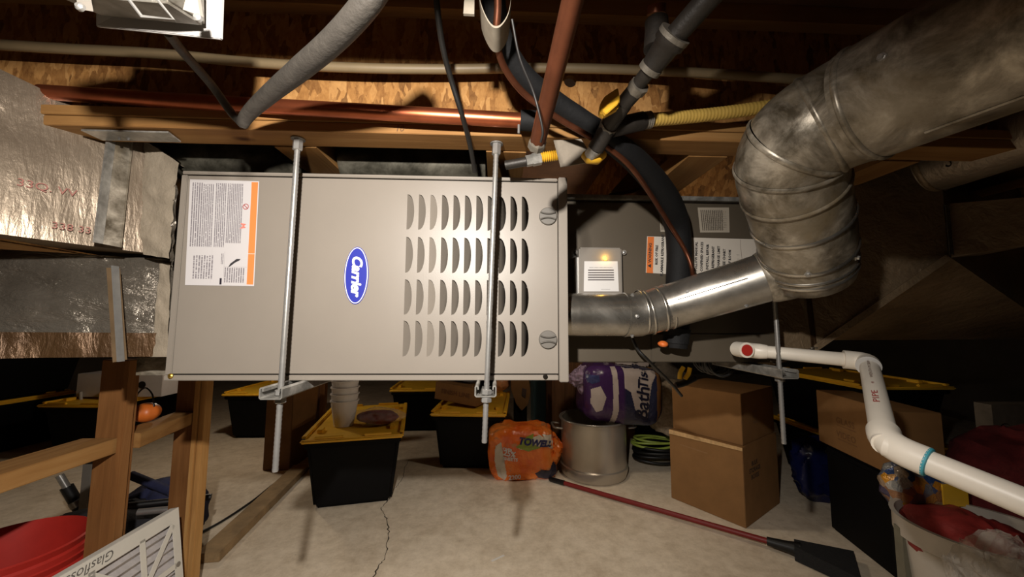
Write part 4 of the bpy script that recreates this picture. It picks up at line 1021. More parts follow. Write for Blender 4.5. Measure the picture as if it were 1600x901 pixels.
# ---- small carton and bags on second tote
zt2 = TH + .008
pq = at(722, 636, z=zt2)
cbx = thing('small_carton', (pq.x, pq.y, zt2), 'small printed cardboard carton tilted on the right yellow tote lid', 'carton')
Mx = Matrix.Translation((pq.x - .01, pq.y + .16, zt2 + .016)) @ Matrix.Rotation(R(-24), 4, 'Z') @ Matrix.Rotation(R(5), 4, 'Y')
MB().box(-.16, .16, -.11, .11, 0, .115, Mx).build('carton', M_CARD, cbx, bevel=.002)
m = MB(); vs, fs = text_geo('FINISH LINE', .042, offset=.001); m.add([Mx @ V(v.x, -.1115, v.y + .06) for v in vs], fs); m.build('lettering', simple('carton_ink', C(104, 70, 44), .8, 0, 0), cbx)
MB().blob((pq.x + .02, pq.y + .20, zt2 + .165), (.14, .10, .04), amp=.35, freq=12, crease=.3, nu=40, nv=22).build('film_bag', simple('grey_blue_film', C(110, 116, 128), .2, 0, .5, 18), cbx, smooth=30)
sb = at(785, 612, z=zt2)
o = MB().blob((sb.x - .02, sb.y + .02, zt2 + .085), (.075, .08, .08), amp=.25, freq=10, crease=.2).build('snack_bag', None or simple('snack_print', C(214, 150, 104), .3, 0, .5, 22), None, smooth=50)
tag(o, 'orange and white snack bag on the back of the right yellow lid', 'bag')

# ---- things right of second tote
gp = at(812, 642, y=2.9)
gs = thing('shaped_cardboard', (gp.x, 2.9, gp.z), 'pointed brown paper bag leaning right of the second tote', 'paper bag')
MB().slab([at(798, 590, y=2.9), at(826, 590, y=2.9), at(829, 612, y=2.9), at(825, 632, y=2.9), at(815, 642, y=2.9), at(806, 630, y=2.9), at(799, 610, y=2.9)], (0, .05, .0)).build('bag', M_CARD, gs, bevel=.004)
MB().slab([at(816, 606, y=2.893), at(823, 608, y=2.893), at(821, 622, y=2.893), at(815, 618, y=2.893)], (0, .006, 0)).build('patch', simple('patch_dark', C(84, 70, 64), .3, .2, .4, 40), gs)
MB().box(at(804, 642, y=2.93).x, at(824, 642, y=2.93).x, 2.96, 3.10, .001, gp.z + .18).build('stand', M_TOTE, gs)
tl_ = at(850, 655, z=0); 
tn = thing('teal_bin', (tl_.x, tl_.y, 0), 'dark teal plastic bin in shadow left of the brown cabinet', 'bin')
MB().box(at(834, 650, y=3.3).x, at(866, 650, y=3.3).x + .06, 3.3, 3.6, .001, .62).build('body', simple('teal', C(70, 96, 100), .5, 0, .1), tn, bevel=.01)
MB().box(at(834, 650, y=3.3).x - .012, at(866, 650, y=3.3).x + .07, 3.285, 3.615, .60, .63).build('rim', simple('teal_rim', C(64, 86, 90), .5, 0, .1), tn, bevel=.006)
cy = 2.62
cbn = thing('wood_cabinet', (at(885, 680, y=cy).x, cy, 0), 'brown panelled wooden cabinet behind the steel stockpot', 'cabinet')
a, b = at(863, 690, y=cy), at(935, 690, y=cy)
MB().box(a.x, b.x + .2, cy, cy + .35, .001, .78).build('case', M_WDARK, cbn, bevel=.003)
for k in range(4):
    xa = a.x + .012 + k * .075; MB().box(xa, xa + .062, cy - .010, cy + .001, .06, .74).build('panel', M_WDARK, cbn, bevel=.003)

# ---- paper towel pack
def bvh(mb): return BVHTree.FromPolygons([tuple(v) for v in mb.v], mb.f)
def proj_pts(tree, pts, off=.003, dirn=V(0, 1, 0)):
    out = []
    for p in pts:
        h = tree.ray_cast(p - dirn * 2, dirn); out.append((h[0] - dirn * off) if h[0] is not None else p)
    return out
def proj_text(mb, tree, txt, c, ux, uy, size, off=.0035, **k):
    vs, fs = text_geo(txt, size, **k); mb.add(proj_pts(tree, [Vector(c) + Vector(ux) * v.x + Vector(uy) * v.y for v in vs], off), fs)
def proj_patch(mb, tree, poly, y, step=.0036, off=.002):
    xs = [p[0] for p in poly]; zs_ = [p[1] for p in poly]
    def inside(x, z):
        c = False; n = len(poly)
        for i in range(n):
            (x1, z1), (x2, z2) = poly[i], poly[(i + 1) % n]
            if (z1 > z) != (z2 > z) and x < (x2 - x1) * (z - z1) / (z2 - z1) + x1: c = not c
        return c
    x = min(xs)
    while x < max(xs):
        z = min(zs_)
        while z < max(zs_):
            if inside(x + step / 2, z + step / 2):
                q = proj_pts(tree, [V(x, y, z), V(x + step, y, z), V(x + step, y, z + step), V(x, y, z + step)], off)
                if max(p.y for p in q) - min(p.y for p in q) < step * 3: mb.add(q, [(0, 1, 2, 3)])
            z += step
        x += step
bt = at(820, 753, z=0); ty = bt.y + .11
pt_ = thing('paper_towel_pack', (bt.x, ty, 0), 'orange plastic wrapped paper towel pack lying beside the stockpot', 'package')
bm_ = MB().blob((bt.x - .01, ty, .148), (.205, .108, .156), p=.45, amp=.13, freq=8, crease=.16, nu=96, nv=56, seed=2)
t = NT('towel_wrap'); t.pbr(.22, 0, .6); v_ = t.mapping(); f_ = t.noise(v_, 5, 5, .6, .6); g_ = t.noise(v_, 9, 4)
t.base(t.mix(t.ramp(g_, [(.60, (0, 0, 0)), (.66, (1, 1, 1))]), t.ramp(f_, [(.3, C(224, 88, 36)), (.5, C(244, 128, 48)), (.7, C(248, 164, 84))]), C(200, 130, 80)))
t.bump(t.noise(v_, 16, 5), .5, .02)
wrp = bm_.build('wrap', t.m, pt_, smooth=45)
tr_ = bvh(bm_)
def tpx(u, v, y=None):
    p = at(u, v, y=ty - .09); return (p.x, p.z)
m = MB(); proj_patch(m, tr_, [tpx(*q) for q in ((806, 697), (818, 686), (842, 678), (862, 680), (875, 692), (868, 706), (855, 697), (835, 695), (815, 701))], ty); m.build('white_swoosh', simple('swoosh', C(214, 206, 190), .3, 0, .05), wrp)
m = MB(); proj_patch(m, tr_, [tpx(*q) for q in ((806, 697), (822, 681), (834, 676), (830, 690), (845, 697), (825, 703))], ty, off=.003); m.build('green_leaf', simple('leaf_green', C(140, 158, 60), .3, 0, .15), wrp)
m = MB(); proj_patch(m, tr_, [tpx(*q) for q in ((774, 697), (783, 690), (787, 712), (792, 742), (788, 750), (778, 742), (772, 720))], ty); m.build('white_roll_end', simple('roll_white', C(206, 196, 180), .6, 0, .08), wrp)
m = MB(); proj_patch(m, tr_, [tpx(*q) for q in ((836, 738), (846, 732), (858, 733), (868, 716), (874, 722), (872, 738), (858, 748), (842, 748))], ty); m.build('dark_patch', simple('dark_blue_print', C(46, 46, 66), .3, 0, .3, 30), wrp)
c = tpx(836, 690); m = MB(); proj_text(m, tr_, 'TOWELS', (c[0], ty, c[1]), (.97, 0, -.12), (.12, 0, .97), .052, off=.006, offset=.0025, shear=.2); m.build('lettering', simple('towel_blue', C(36, 36, 92), .35, 0, 0), wrp)
c = tpx(796, 706)
m = MB(); proj_text(m, tr_, 'OVER', (c[0] - .012, ty, c[1] + .018), (.98, 0, -.18), (.18, 0, .98), .022, off=.006, offset=.001); m.build('lettering', M_BADGE, wrp)
m = MB(); proj_text(m, tr_, '25%', (c[0], ty, c[1] - .004), (.98, 0, -.18), (.18, 0, .98), .042, off=.006, offset=.0015); m.build('lettering', M_BADGE, wrp)
m = MB(); proj_text(m, tr_, 'SHEETS', (c[0] + .006, ty, c[1] - .034), (.98, 0, -.12), (.12, 0, .98), .026, off=.006, offset=.001); m.build('lettering', M_BADGE, wrp)
c = tpx(804, 747); m = MB(); proj_text(m, tr_, '2200', (c[0], ty, c[1] + .012), (.99, 0, .08), (-.08, 0, .99), .036, off=.008, offset=.001); m.build('lettering', M_BADGE, wrp)
MB().blob((bt.x + .18, ty + .01, .15), (.07, .08, .095), amp=.35, freq=12, crease=.45, nu=44, nv=26, seed=5).build('gathered_end', t.m, pt_, smooth=25)

# ---- steel stockpot
ps = at(942, 762, z=0); pr_ = 50 / 577 * (ps.y + .17); pyc = ps.y + pr_
sp = thing('stockpot', (ps.x, pyc, 0), 'tall brushed steel stockpot under the bath tissue pack', 'pot')
PH = .335
Mx = Matrix.Translation((ps.x, pyc, 0))
MB().lathe([(pr_ * .90, .001), (pr_ * .97, .012), (pr_ * 1.02, .05), (pr_ * 1.02, .068), (pr_ * .985, .074), (pr_ * .985, PH - .02), (pr_ * .985, PH), (pr_ * .955, PH), (pr_ * .955, .02), (pr_ * .2, .015)], Mx, 48).build('body', M_BRUSH, sp, smooth=35)
MB().tube([V(ps.x + (pr_ + .004) * math.cos(a * math.pi / 24), pyc + (pr_ + .004) * math.sin(a * math.pi / 24), PH) for a in range(48)], .006, 8, closed=True).build('rim', M_STEEL, sp, smooth=60)
for s in (-1, 1):
    xh = ps.x + s * (pr_ + .002); MB().tube(smoothpath([V(xh, pyc - .06, PH - .05), V(xh + s * .045, pyc - .055, PH - .045), V(xh + s * .05, pyc, PH - .045), V(xh + s * .045, pyc + .055, PH - .045), V(xh, pyc + .06, PH - .05)], 5), .006, 8).build('handle', M_STEEL, sp, smooth=60)
# ---- bath tissue pack on the pot
bq = at(968, 667, y=pyc - .12); bc_ = V(at(965, 620, y=pyc - .05).x, pyc - .03, PH + .160)
bp_ = thing('bath_tissue_pack', (bc_.x, bc_.y, PH), 'purple and navy plastic pack of bath tissue sitting on the stockpot', 'package')
RB = Matrix.Rotation(R(4), 3, 'Y')
bm2 = MB().blob(bc_, (.235, .17, .170), M=RB, p=.42, amp=.07, freq=7, crease=.05, nu=72, nv=40, seed=4)
t = NT('tissue_wrap'); t.pbr(.2, 0, .6); v_ = t.mapping(); sx = t.n('SeparateXYZ'); t.l(v_, sx.inputs[0])
wob = t.mth('ADD', sx.outputs[0], t.mth('MULTIPLY', t.noise(v_, 5, 2), .05))
t.base(t.ramp(t.mth('ADD', t.mth('MULTIPLY', wob, 2.0), .5), [(.0, C(70, 44, 92)), (.52, C(66, 40, 90)), (.56, C(40, 42, 70)), (1.0, C(50, 58, 92))]))
t.bump(t.noise(v_, 14, 5), .45, .02)
wr2 = bm2.build('wrap', t.m, bp_, smooth=45); tr2 = bvh(bm2); yb2 = bc_.y - .16
def bpx(u, v): p = at(u, v, y=yb2); return (p.x, p.z)
M_LAV = simple('pack_white', C(190, 180, 178), .3, 0, .06)
m = MB(); proj_patch(m, tr2, [bpx(*q) for q in ((955, 566), (964, 566), (966, 600), (966, 640), (960, 674), (952, 674), (957, 640), (958, 600))], bc_.y); m.build('white_band', M_LAV, wr2)
m = MB(); proj_patch(m, tr2, [bpx(*q) for q in ((975, 566), (1035, 568), (1018, 600), (1014, 625), (1012, 655), (992, 640), (985, 612), (976, 606))], bc_.y); m.build('white_swoosh', M_LAV, wr2)
m = MB(); proj_patch(m, tr2, [bpx(*q) for q in ((924, 608), (938, 603), (947, 620), (940, 640), (931, 643), (923, 630))], bc_.y); m.build('white_patch', M_LAV, wr2)
m = MB(); proj_patch(m, tr2, [bpx(*q) for q in ((918, 586), (936, 586), (938, 596), (926, 600), (919, 597))], bc_.y); m.build('blue_knot', simple('knot_blue', C(60, 66, 110), .2, 0, .4, 40), wr2)
M_NAVY = simple('navy_ink', C(24, 26, 52), .4, 0, 0)
c = bpx(1004, 630); m = MB(); proj_text(m, tr2, 'Bath', (c[0], bc_.y, c[1]), (.08, 0, .99), (-.99, 0, .08), .105, off=.005, offset=.002, shear=.15); m.build('lettering', M_NAVY, wr2)
c = bpx(1006, 580); m = MB(); proj_text(m, tr2, 'Tissue', (c[0], bc_.y, c[1]), (.08, 0, .99), (-.99, 0, .08), .080, off=.005, offset=.002, shear=.15); m.build('lettering', M_NAVY, wr2)
MB().blob((bc_.x - .225, bc_.y - .02, bc_.z + .08), (.07, .07, .085), amp=.4, freq=14, crease=.5, nu=40, nv=24, seed=8).build('gathered_end', simple('lilac_film', C(150, 132, 156), .15, 0, .5, 30), bp_, smooth=25)
m = MB(); proj_patch(m, tr2, [bpx(*q) for q in ((1027, 576), (1035, 580), (1034, 640), (1028, 660), (1026, 620))], bc_.y); m.build('brown_edge', M_CARDD, wr2)

# ---- fuzzy blanket
fz = at(1045, 690, y=2.2)
fb = thing('fleece_blanket', (fz.x, 2.6, 0), 'grey beige fleece blanket slumped between stockpot and cardboard boxes', 'blanket')
M_FLE = simple('fleece', C(172, 156, 134), .95, 0, .3, 60, 1.0, 120); M_FLD = simple('fleece_back', C(112, 104, 94), .95, 0, .2, 40, .8, 120)
pz = at(1052, 645, y=2.42)
MB().blob((pz.x + .0, 2.44, .36), (.17, .13, .17), M=Matrix.Rotation(R(28), 3, 'Y'), p=.8, amp=.3, freq=6, crease=.2, nu=48, nv=30).build('front_fold', M_FLE, fb, smooth=60)
MB().blob((pz.x + .12, 2.58, .40), (.14, .12, .29), M=Matrix.Rotation(R(-28), 3, 'Y'), p=.9, amp=.2, freq=6, crease=.15, seed=4, nu=48, nv=30).build('back_fold', M_FLD, fb, smooth=60)
MB().box(pz.x - .10, pz.x + .22, 2.62, 2.85, .001, .24).build('crate', M_TOTE, fb, bevel=.01)

# ---- hose coils
hx_ = at(1038, 728, z=0)
def coil_hose(name, c, rr, n, r, mat, lab, seed):
    path = []; random.seed(seed); st = 26
    for k in range(n * st):
        a = 2 * math.pi * k / st; j = k / st
        q = rr * (1 - .07 * (j % 3)) * (1 + .05 * math.sin(a * 2 + j))
        path.append(V(c.x + q * math.cos(a) * 1.05, c.y + q * .62 * math.sin(a), .010 + r + j * r * 1.7 + .018 * abs(math.sin(a * .5 + j * 1.3))))
    return tag(MB().tube(path, r, 8).build(name, mat, None, smooth=60), lab, 'hose')
coil_hose('garden_hose', V(hx_.x + .02, hx_.y + .06, 0), .19, 5, .0095, M_CABLEB, 'black rubber hose coiled on the floor by the stockpot', 1)
coil_hose('garden_hose', V(hx_.x - .01, hx_.y + .08, .0), .165, 3, .0075, simple('hose_green', C(158, 176, 76), .4, 0, .3, 9), 'lime green cord coiled among the black hose', 2)
bpy.data.objects[bpy.data.objects[-1].name]
for o in bpy.data.objects:
    if o.name == 'garden_hose.001': o.location.z = .085
# ---- cardboard boxes at right centre
def corner_box(name, c, l, r_, h, lab, mat, z=0, txt=None):
    """box given by its near bottom corner c and the directions to the left and right corners"""
    c = V(c.x, c.y, z); l = V(l.x, l.y, z); r_ = V(r_.x, r_.y, z); bk = l + r_ - c; up = V(0, 0, h)
    t = thing(name, c, lab, 'carton')
    o = MB().hexa([c, r_, bk, l, c + up, r_ + up, bk + up, l + up]).build('carton', mat, t, bevel=.002)
    nl = (l - c).normalized(); nr = (r_ - c).normalized(); n1 = V(nl.y, -nl.x, 0); n1 = n1 if n1.dot(nr) < 0 else -n1; n2 = V(nr.y, -nr.x, 0); n2 = n2 if n2.dot(nl) < 0 else -n2
    return t, c, l, r_, n1, n2
cA, lA, rA = at(1166, 826, z=0), at(1084, 792, z=0), at(1252, 806, z=0)
lA = cA + (lA - cA).normalized() * .36; 
perp = V(-(lA - cA).y, (lA - cA).x, 0).normalized(); perp = perp if perp.x > 0 else -perp
rA = cA + perp * .40
t1, c, l, r_, n1, n2 = corner_box('cardboard_box', cA, lA, rA, .352, 'lower brown cardboard box with black print on its side, right of the hose', M_CARD, .001)
m = MB()
nr = (r_ - c).normalized()
M_PRN = simple('box_print', C(60, 44, 34), .8, 0, 0)
for k, s in enumerate(('BULK', 'STORAGE', 'BOXES')):
    mm = MB(); put_text(mm, s, c + nr * .12 + V(0, 0, .262 - .03 * k) + n2 * .001, nr, (0, 0, 1), .028, offset=.0008); mm.build('lettering', M_PRN, t1)
mm = MB(); nl = (c - l).normalized(); mm.add([l + nl * a_ + V(0, 0, z_) + n1 * .001 for a_, z_ in ((.06, .285), (.20, .280), (.20, .286), (.06, .291))], [(0, 1, 2, 3)]); mm.build('printed_rule', simple('faint_print', C(140, 104, 66), .8, 0, 0), t1)
MB().slab([l + V(0, 0, .352) + n1 * .003, c + V(0, 0, .352) + n1 * .003, c + V(0, 0, .338) + n1 * .004, l + V(0, 0, .330) + n1 * .004], -n1 * .002).build('flap_edge', simple('torn_card', C(196, 160, 112), .9, 0, .2, 60), t1)
off_ = (lA - cA).normalized() * .01 + perp * .02
cB = cA + off_ - n1 * .01
t2, c, l, r_, n1, n2 = corner_box('cardboard_box', cB, cB + (lA - cA) * .96, cB + perp * .38, .235, 'upper cardboard box stacked under the strut with coiled cable', M_CARD, .354)
mm = MB(); cc = c + nr * .15 + V(0, 0, .11) + n2 * .001
for k in range(3): mm.add([cc + V(0, 0, -.03 + k * .025) + nr * -.025, cc + V(0, 0, -.03 + k * .025) + nr * .025, cc + V(0, 0, -.018 + k * .025) + nr * .025, cc + V(0, 0, -.018 + k * .025) + nr * -.025], [(0, 1, 2, 3)])
mm.build('stamp', simple('faint_print2', C(120, 86, 54), .8, 0, 0), t2)
# ---- GLASS box
cG = at(1402, 748, y=1.42); lG = at(1280, 690, y=1.62)
zg = .375
cG = at(1404, 748, z=zg); lG = at(1280, 688, z=zg)
dG = (lG - cG); nG = dG.normalized(); pG = V(-nG.y, nG.x, 0); pG = pG if pG.x > 0 else -pG
t3, c, l, r_, n1, n2 = corner_box('cardboard_box', cG, lG, cG + pG * .15, .235, 'cardboard box printed GLASS VIDEO behind the white drain pipe', M_CARD, zg)
dl_ = (c - l).normalized()
M_GP = simple('glass_print', C(112, 78, 44), .8, 0, 0)
for k, s in enumerate(('GLASS', 'VIDEO')):
    mm = MB(); put_text(mm, s, l.lerp(c, .42) + V(0, 0, .128 - .058 * k) + n1 * .001, dl_, (0, 0, 1), .036, offset=.0006, spacing=1.1); mm.build('lettering', M_GP, t3)
    MB().add([l.lerp(c, a_) + V(0, 0, .106 - .058 * k + h_) + n1 * .001 for a_, h_ in ((.30, 0), (.56, 0), (.56, .003), (.30, .003))], [(0, 1, 2, 3)]).build('rule', M_GP, t3)
mid = (c + l) / 2 + pG * .075
dt = thing('dark_crate', (mid.x, mid.y, 0), 'black plastic crate under the GLASS VIDEO box', 'crate')
uu = dl_ * (dG.length / 2 - .03); ww = pG * .07
base = [mid - uu - ww, mid + uu - ww, mid + uu + ww, mid - uu + ww]
MB().hexa([V(p.x, p.y, .001) for p in base] + [V(p.x, p.y, zg - .001) for p in base]).build('body', M_TOTE, dt, bevel=.012)
MB().hexa([V(p.x, p.y, zg - .05) for p in [q + (q - mid) * .03 for q in base]] + [V(p.x, p.y, zg - .025) for p in [q + (q - mid) * .03 for q in base]]).build('rim', M_TOTE, dt, bevel=.006)
# ---- blue bag
bb_ = at(1300, 790, z=0)
o = MB().blob((bb_.x - .01, bb_.y + .06, .165), (.14, .08, .17), p=.8, amp=.25, freq=7, crease=.3, nu=56, nv=34, seed=6).build('plastic_bag', simple('navy_film', C(18, 24, 66), .25, 0, .3, 14), None, smooth=40, org=(bb_.x, bb_.y + .12, 0))
tag(o, 'crumpled dark blue plastic bag on the floor below the GLASS VIDEO box', 'bag')
# ---- red pole with black broom head
a, b = at(870, 751, z=.014), at(1203, 846, z=.030)
bro = thing('push_broom', a, 'red handled broom lying on the floor in front of the boxes', 'broom')
MB().tube([a, b], .0115, 14).build('handle', simple('broom_red', C(118, 26, 24), .5, 0, .1), bro, smooth=60)
da = (b - a).normalized(); MB().tube([a - da * .05, a - da * .04, a + da * .05], [.008, .0135, .0135], 14).build('grip', M_BLACK, bro, smooth=60)
MB().tube([b - da * .01, b + da * .06, b + da * .10], [.016, .022, .03], 14).build('socket', M_BLACK, bro, smooth=60)
h1 = at(1228, 838, z=.10); pv_ = V(-da.y, da.x, 0)
q0 = b + da * .08
MB().hexa([V(q0.x, q0.y, .004) - pv_ * .035, V(q0.x, q0.y, .004) + da * .19 - pv_ * .11, V(q0.x, q0.y, .004) + da * .19 + pv_ * .11, V(q0.x, q0.y, .004) + pv_ * .035,
           V(q0.x, q0.y, .055) - pv_ * .03, V(q0.x, q0.y, .04) + da * .185 - pv_ * .10, V(q0.x, q0.y, .04) + da * .185 + pv_ * .10, V(q0.x, q0.y, .055) + pv_ * .03]).build('bristles', simple('bristle', C(24, 24, 25), .9, 0, .3, 80, .8, 200), bro)
# ---- things at the lower right corner
pb5 = at(1500, 800, z=.42); bw_ = V(1.16, .93, 0)
rimz = .375
pcn = at(1530, 822, z=rimz)
wbk = thing('white_bucket', (pcn.x, pcn.y, 0), 'white bucket full of dark red stuff at the lower right', 'bucket')
rbk = .165
MB().lathe([(rbk * .80, .001), (rbk * .98, rimz - .06), (rbk * 1.03, rimz - .055), (rbk * 1.03, rimz - .01), (rbk * 1.06, rimz), (rbk * .99, rimz), (rbk * .96, rimz - .05), (rbk * .78, .02)], Matrix.Translation((pcn.x, pcn.y, 0)), 48).build('pail', simple('pail_white', C(186, 178, 166), .5, 0, .06), wbk, smooth=35)
M_DRED = simple('dark_red_fabric', C(138, 42, 38), .6, 0, .35, 12, .5, 40)
MB().blob((pcn.x, pcn.y, rimz - .055), (rbk * .93, rbk * .93, .085), amp=.25, freq=9, crease=.25, nu=44, nv=24).build('contents', M_DRED, wbk, smooth=50)
gb = V(.985, .775, 0)
cbg = thing('clear_bag', (gb.x, gb.y, 0), 'crinkled clear plastic bag of dark red fabric in the lower right corner', 'bag')
zz = .30
MB().blob((gb.x + .06, gb.y - .06, .22), (.105, .10, .215), p=.8, amp=.18, freq=9, crease=.2, nu=44, nv=26).build('contents', simple('deep_red', C(64, 18, 24), .7, 0, .3, 14), cbg, smooth=50)
MB().blob((gb.x + .045, gb.y - .055, .245), (.135, .12, .24), p=.8, amp=.2, freq=10, crease=.4, nu=72, nv=44, seed=3).build('film', (lambda: (lambda t: (t.pbr(.15, 0, .6), t.base((.75, .68, .58)), setattr(t.b.inputs['Alpha'], 'default_value', .26), t.bump(t.noise(t.mapping(), 40, 5), 1.0, .02), t.m)[-1])(NT('bag_film')))(), cbg, smooth=25)
st_ = at(1414, 826, z=.34)
gs2 = thing('grey_board', (st_.x, st_.y, 0), 'narrow grey green board standing left of the white bucket', 'board')
MB().slab([at(1409, 826, y=st_.y + .0), at(1419, 828, y=st_.y), V(at(1419, 828, y=st_.y).x - .0, st_.y, .001), V(at(1409, 826, y=st_.y).x, st_.y, .001)], (.008, .03, 0)).build('board', simple('board_grey', C(112, 108, 92), .8, 0, .15), gs2)
sk = V(1.36, 1.20, 0)
scn = thing('snack_sack', (sk.x, sk.y, 0), 'shiny multicoloured snack sack behind the white bucket', 'bag')
t = NT('snack_multi'); t.pbr(.18, .2, .6); vv = t.n('TexVoronoi'); vv.inputs['Scale'].default_value = 38; t.l(t.mapping(), vv.inputs['Vector']); ss = t.n('SeparateXYZ'); t.l(vv.outputs['Color'], ss.inputs[0])
t.base(t.ramp(ss.outputs[0], [(.0, C(40, 74, 130)), (.35, C(150, 150, 146)), (.6, C(214, 150, 44)), (.8, C(30, 60, 110)), (1., C(200, 196, 184))])); t.bump(t.noise(t.mapping(), 22, 4), .6, .02)
MB().blob((sk.x, sk.y, .395), (.10, .06, .085), p=.75, amp=.12, freq=8, crease=.2, nu=44, nv=30).build('sack', t.m, scn, smooth=40)
MB().box(sk.x + .01, sk.x + .09, sk.y - .072, sk.y - .068, .37, .435).build('yellow_tag', M_YEL, scn)
MB().box(sk.x - .02, sk.x + .12, sk.y - .04, sk.y + .07, .001, .31).build('carton_under', M_TOTE, scn, bevel=.006)
rr = at(1500, 690, z=.38)
rg = thing('red_rug', (1.8, 1.27, 0), 'dark red folded rug heaped behind the white drain pipe', 'rug')
MB().blob((1.88, 1.25, .30), (.26, .15, .29), p=.8, amp=.2, freq=5, crease=.15, nu=56, nv=34, seed=2).build('fold', simple('rug_red', C(104, 30, 30), .9, 0, .25, 30, .8, 90), rg, smooth=60)
MB().blob((1.90, 1.05, .20), (.22, .07, .19), p=.8, amp=.2, freq=6, crease=.2, nu=40, nv=24, seed=7).build('under_fold', simple('rug_green', C(96, 104, 84), .8, 0, .4, 16), rg, smooth=60)
pkk = at(1580, 655, y=1.55)
wk = thing('grey_block', (pkk.x, 1.55, 0), 'pale concrete block with a round hole at the right edge', 'block')
m = MB(); n = 20; hc_ = at(1572, 672, y=1.55); w0, w1, z0, z1 = at(1556, 700, y=1.55).x, at(1680, 700, y=1.55).x, .30, at(1580, 632, y=1.55).z
rg_ = [V(hc_.x + .03 * math.cos(2 * math.pi * k / n), 0, hc_.z + .03 * math.sin(2 * math.pi * k / n)) for k in range(n)]
ou = [V(w0, 0, z0), V(w1, 0, z0), V(w1, 0, z1), V(w0, 0, z1)]
m.add([V(p.x, 1.55, p.z) for p in ou + rg_], tessellate_polygon([ou, rg_]))
for k in range(n): a_, b_ = rg_[k], rg_[(k + 1) % n]; m.add([V(a_.x, 1.55, a_.z), V(b_.x, 1.55, b_.z), V(b_.x, 1.6, b_.z), V(a_.x, 1.6, a_.z)], [(0, 1, 2, 3)])
for A_, B_ in ((0, 1), (1, 2), (2, 3), (3, 0)): m.add([V(ou[A_].x, 1.55, ou[A_].z), V(ou[B_].x, 1.55, ou[B_].z), V(ou[B_].x, 1.61, ou[B_].z), V(ou[A_].x, 1.61, ou[A_].z)], [(0, 1, 2, 3)])
m.build('block', simple('block_grey', C(124, 112, 96), .9, 0, .2, 20, .5, 60), wk)
MB().box(w0, w1, 1.555, 1.605, .001, .299).build('lower_block', simple('block_grey2', C(90, 80, 70), .9, 0, .2, 20, .5, 60), wk)

# ================================================================== WOODEN STAND at left
YA, YB = 1.05, 1.33
xa0, xa1 = at(146, 700, y=YA).x, at(187, 700, y=YA).x
ws = thing('wood_stand', (xa0, YA, 0), 'rough timber stand of posts and rails under the foil ducts', 'stand')
zA = at(180, 562, y=YA).z
MB().box(xa0, xa1 + .0, YA, YA + .038, .001, zA).build('post', M_WZ, ws, bevel=.0015)
MB().box(xa1 + .001, xa1 + .015, YA - .012, YA + .014, .001, zA).build('post', M_WZ, ws, bevel=.0015)
xb0, xb1 = at(266, 740, y=YB).x, at(297, 740, y=YB).x
zB = FZ0 - .002
MB().box(xb0, xb1, YB, YB + .038, .001, zB).build('post', M_WZ, ws, bevel=.0015)
MB().box(xb1 + .001, xb1 + .015, YB - .010, YB + .02, .001, zB).build('post', M_WZ_LIT, ws, bevel=.0015)  # right edges of the post, light on them put into the wood colour
MB().box(xb1 + .017, xb1 + .034, YB - .004, YB + .03, .001, zB).build('post', M_WZ_LIT, ws, bevel=.0015)
zr = at(0, 703, y=.80).z
zr = .615
MB().hexa([V(xa1 - .095, .30, zr - .04), V(xa1 - .004, .30, zr - .04), V(xa1 - .004, YA - .001, zr - .038), V(xa1 - .095, YA - .001, zr - .038), V(xa1 - .095, .30, zr), V(xa1 - .004, .30, zr), V(xa1 - .004, YA - .001, zr), V(xa1 - .095, YA - .001, zr)]).build('rail', M_WY, ws, bevel=.0015)
MB().hexa([V(xa1 - .06, YA + .04, zr - .04), V(xa1 + .014, YA + .04, zr - .04), V(xb1 - .002, YB - .001, zr - .04), V(xb0, YB - .001, zr - .04), V(xa1 - .06, YA + .04, zr), V(xa1 + .014, YA + .04, zr), V(xb1 - .002, YB - .001, zr), V(xb0, YB - .001, zr)]).build('rail', M_WY, ws, bevel=.0015)
# pumpkin pail on the rail
pk = at(225, 630, y=1.19)
pp_ = thing('pumpkin_pail', (pk.x, 1.20, zr + .0005), 'small orange pumpkin with black handle sitting on the stand rail', 'pumpkin pail')
m = MB(); vs = []; fs = []; nu, nv = 40, 16
for j in range(nv + 1):
    th = math.pi * j / nv
    for i in range(nu):
        ph = 2 * math.pi * i / nu; r_ = .034 * (1 + .07 * abs(math.cos(ph * 4)) - .035)
        vs.append(V(pk.x + r_ * math.sin(th) * math.cos(ph), 1.20 + r_ * math.sin(th) * math.sin(ph), zr + .030 + .0285 * math.cos(th)))
for j in range(nv):
    for i in range(nu): l_ = (i + 1) % nu; fs.append((j * nu + i, (j + 1) * nu + i, (j + 1) * nu + l_, j * nu + l_))
m.add(vs, fs).build('pumpkin', simple('pumpkin_orange', C(186, 96, 34), .45, 0, .1), pp_, smooth=60)
MB().tube(smoothpath([V(pk.x - .028, 1.19, zr + .05), V(pk.x - .022, 1.19, zr + .085), V(pk.x, 1.19, zr + .105), V(pk.x + .022, 1.19, zr + .085), V(pk.x + .03, 1.19, zr + .05)], 6), .0022, 6).build('handle', M_BLACK, pp_, smooth=60)
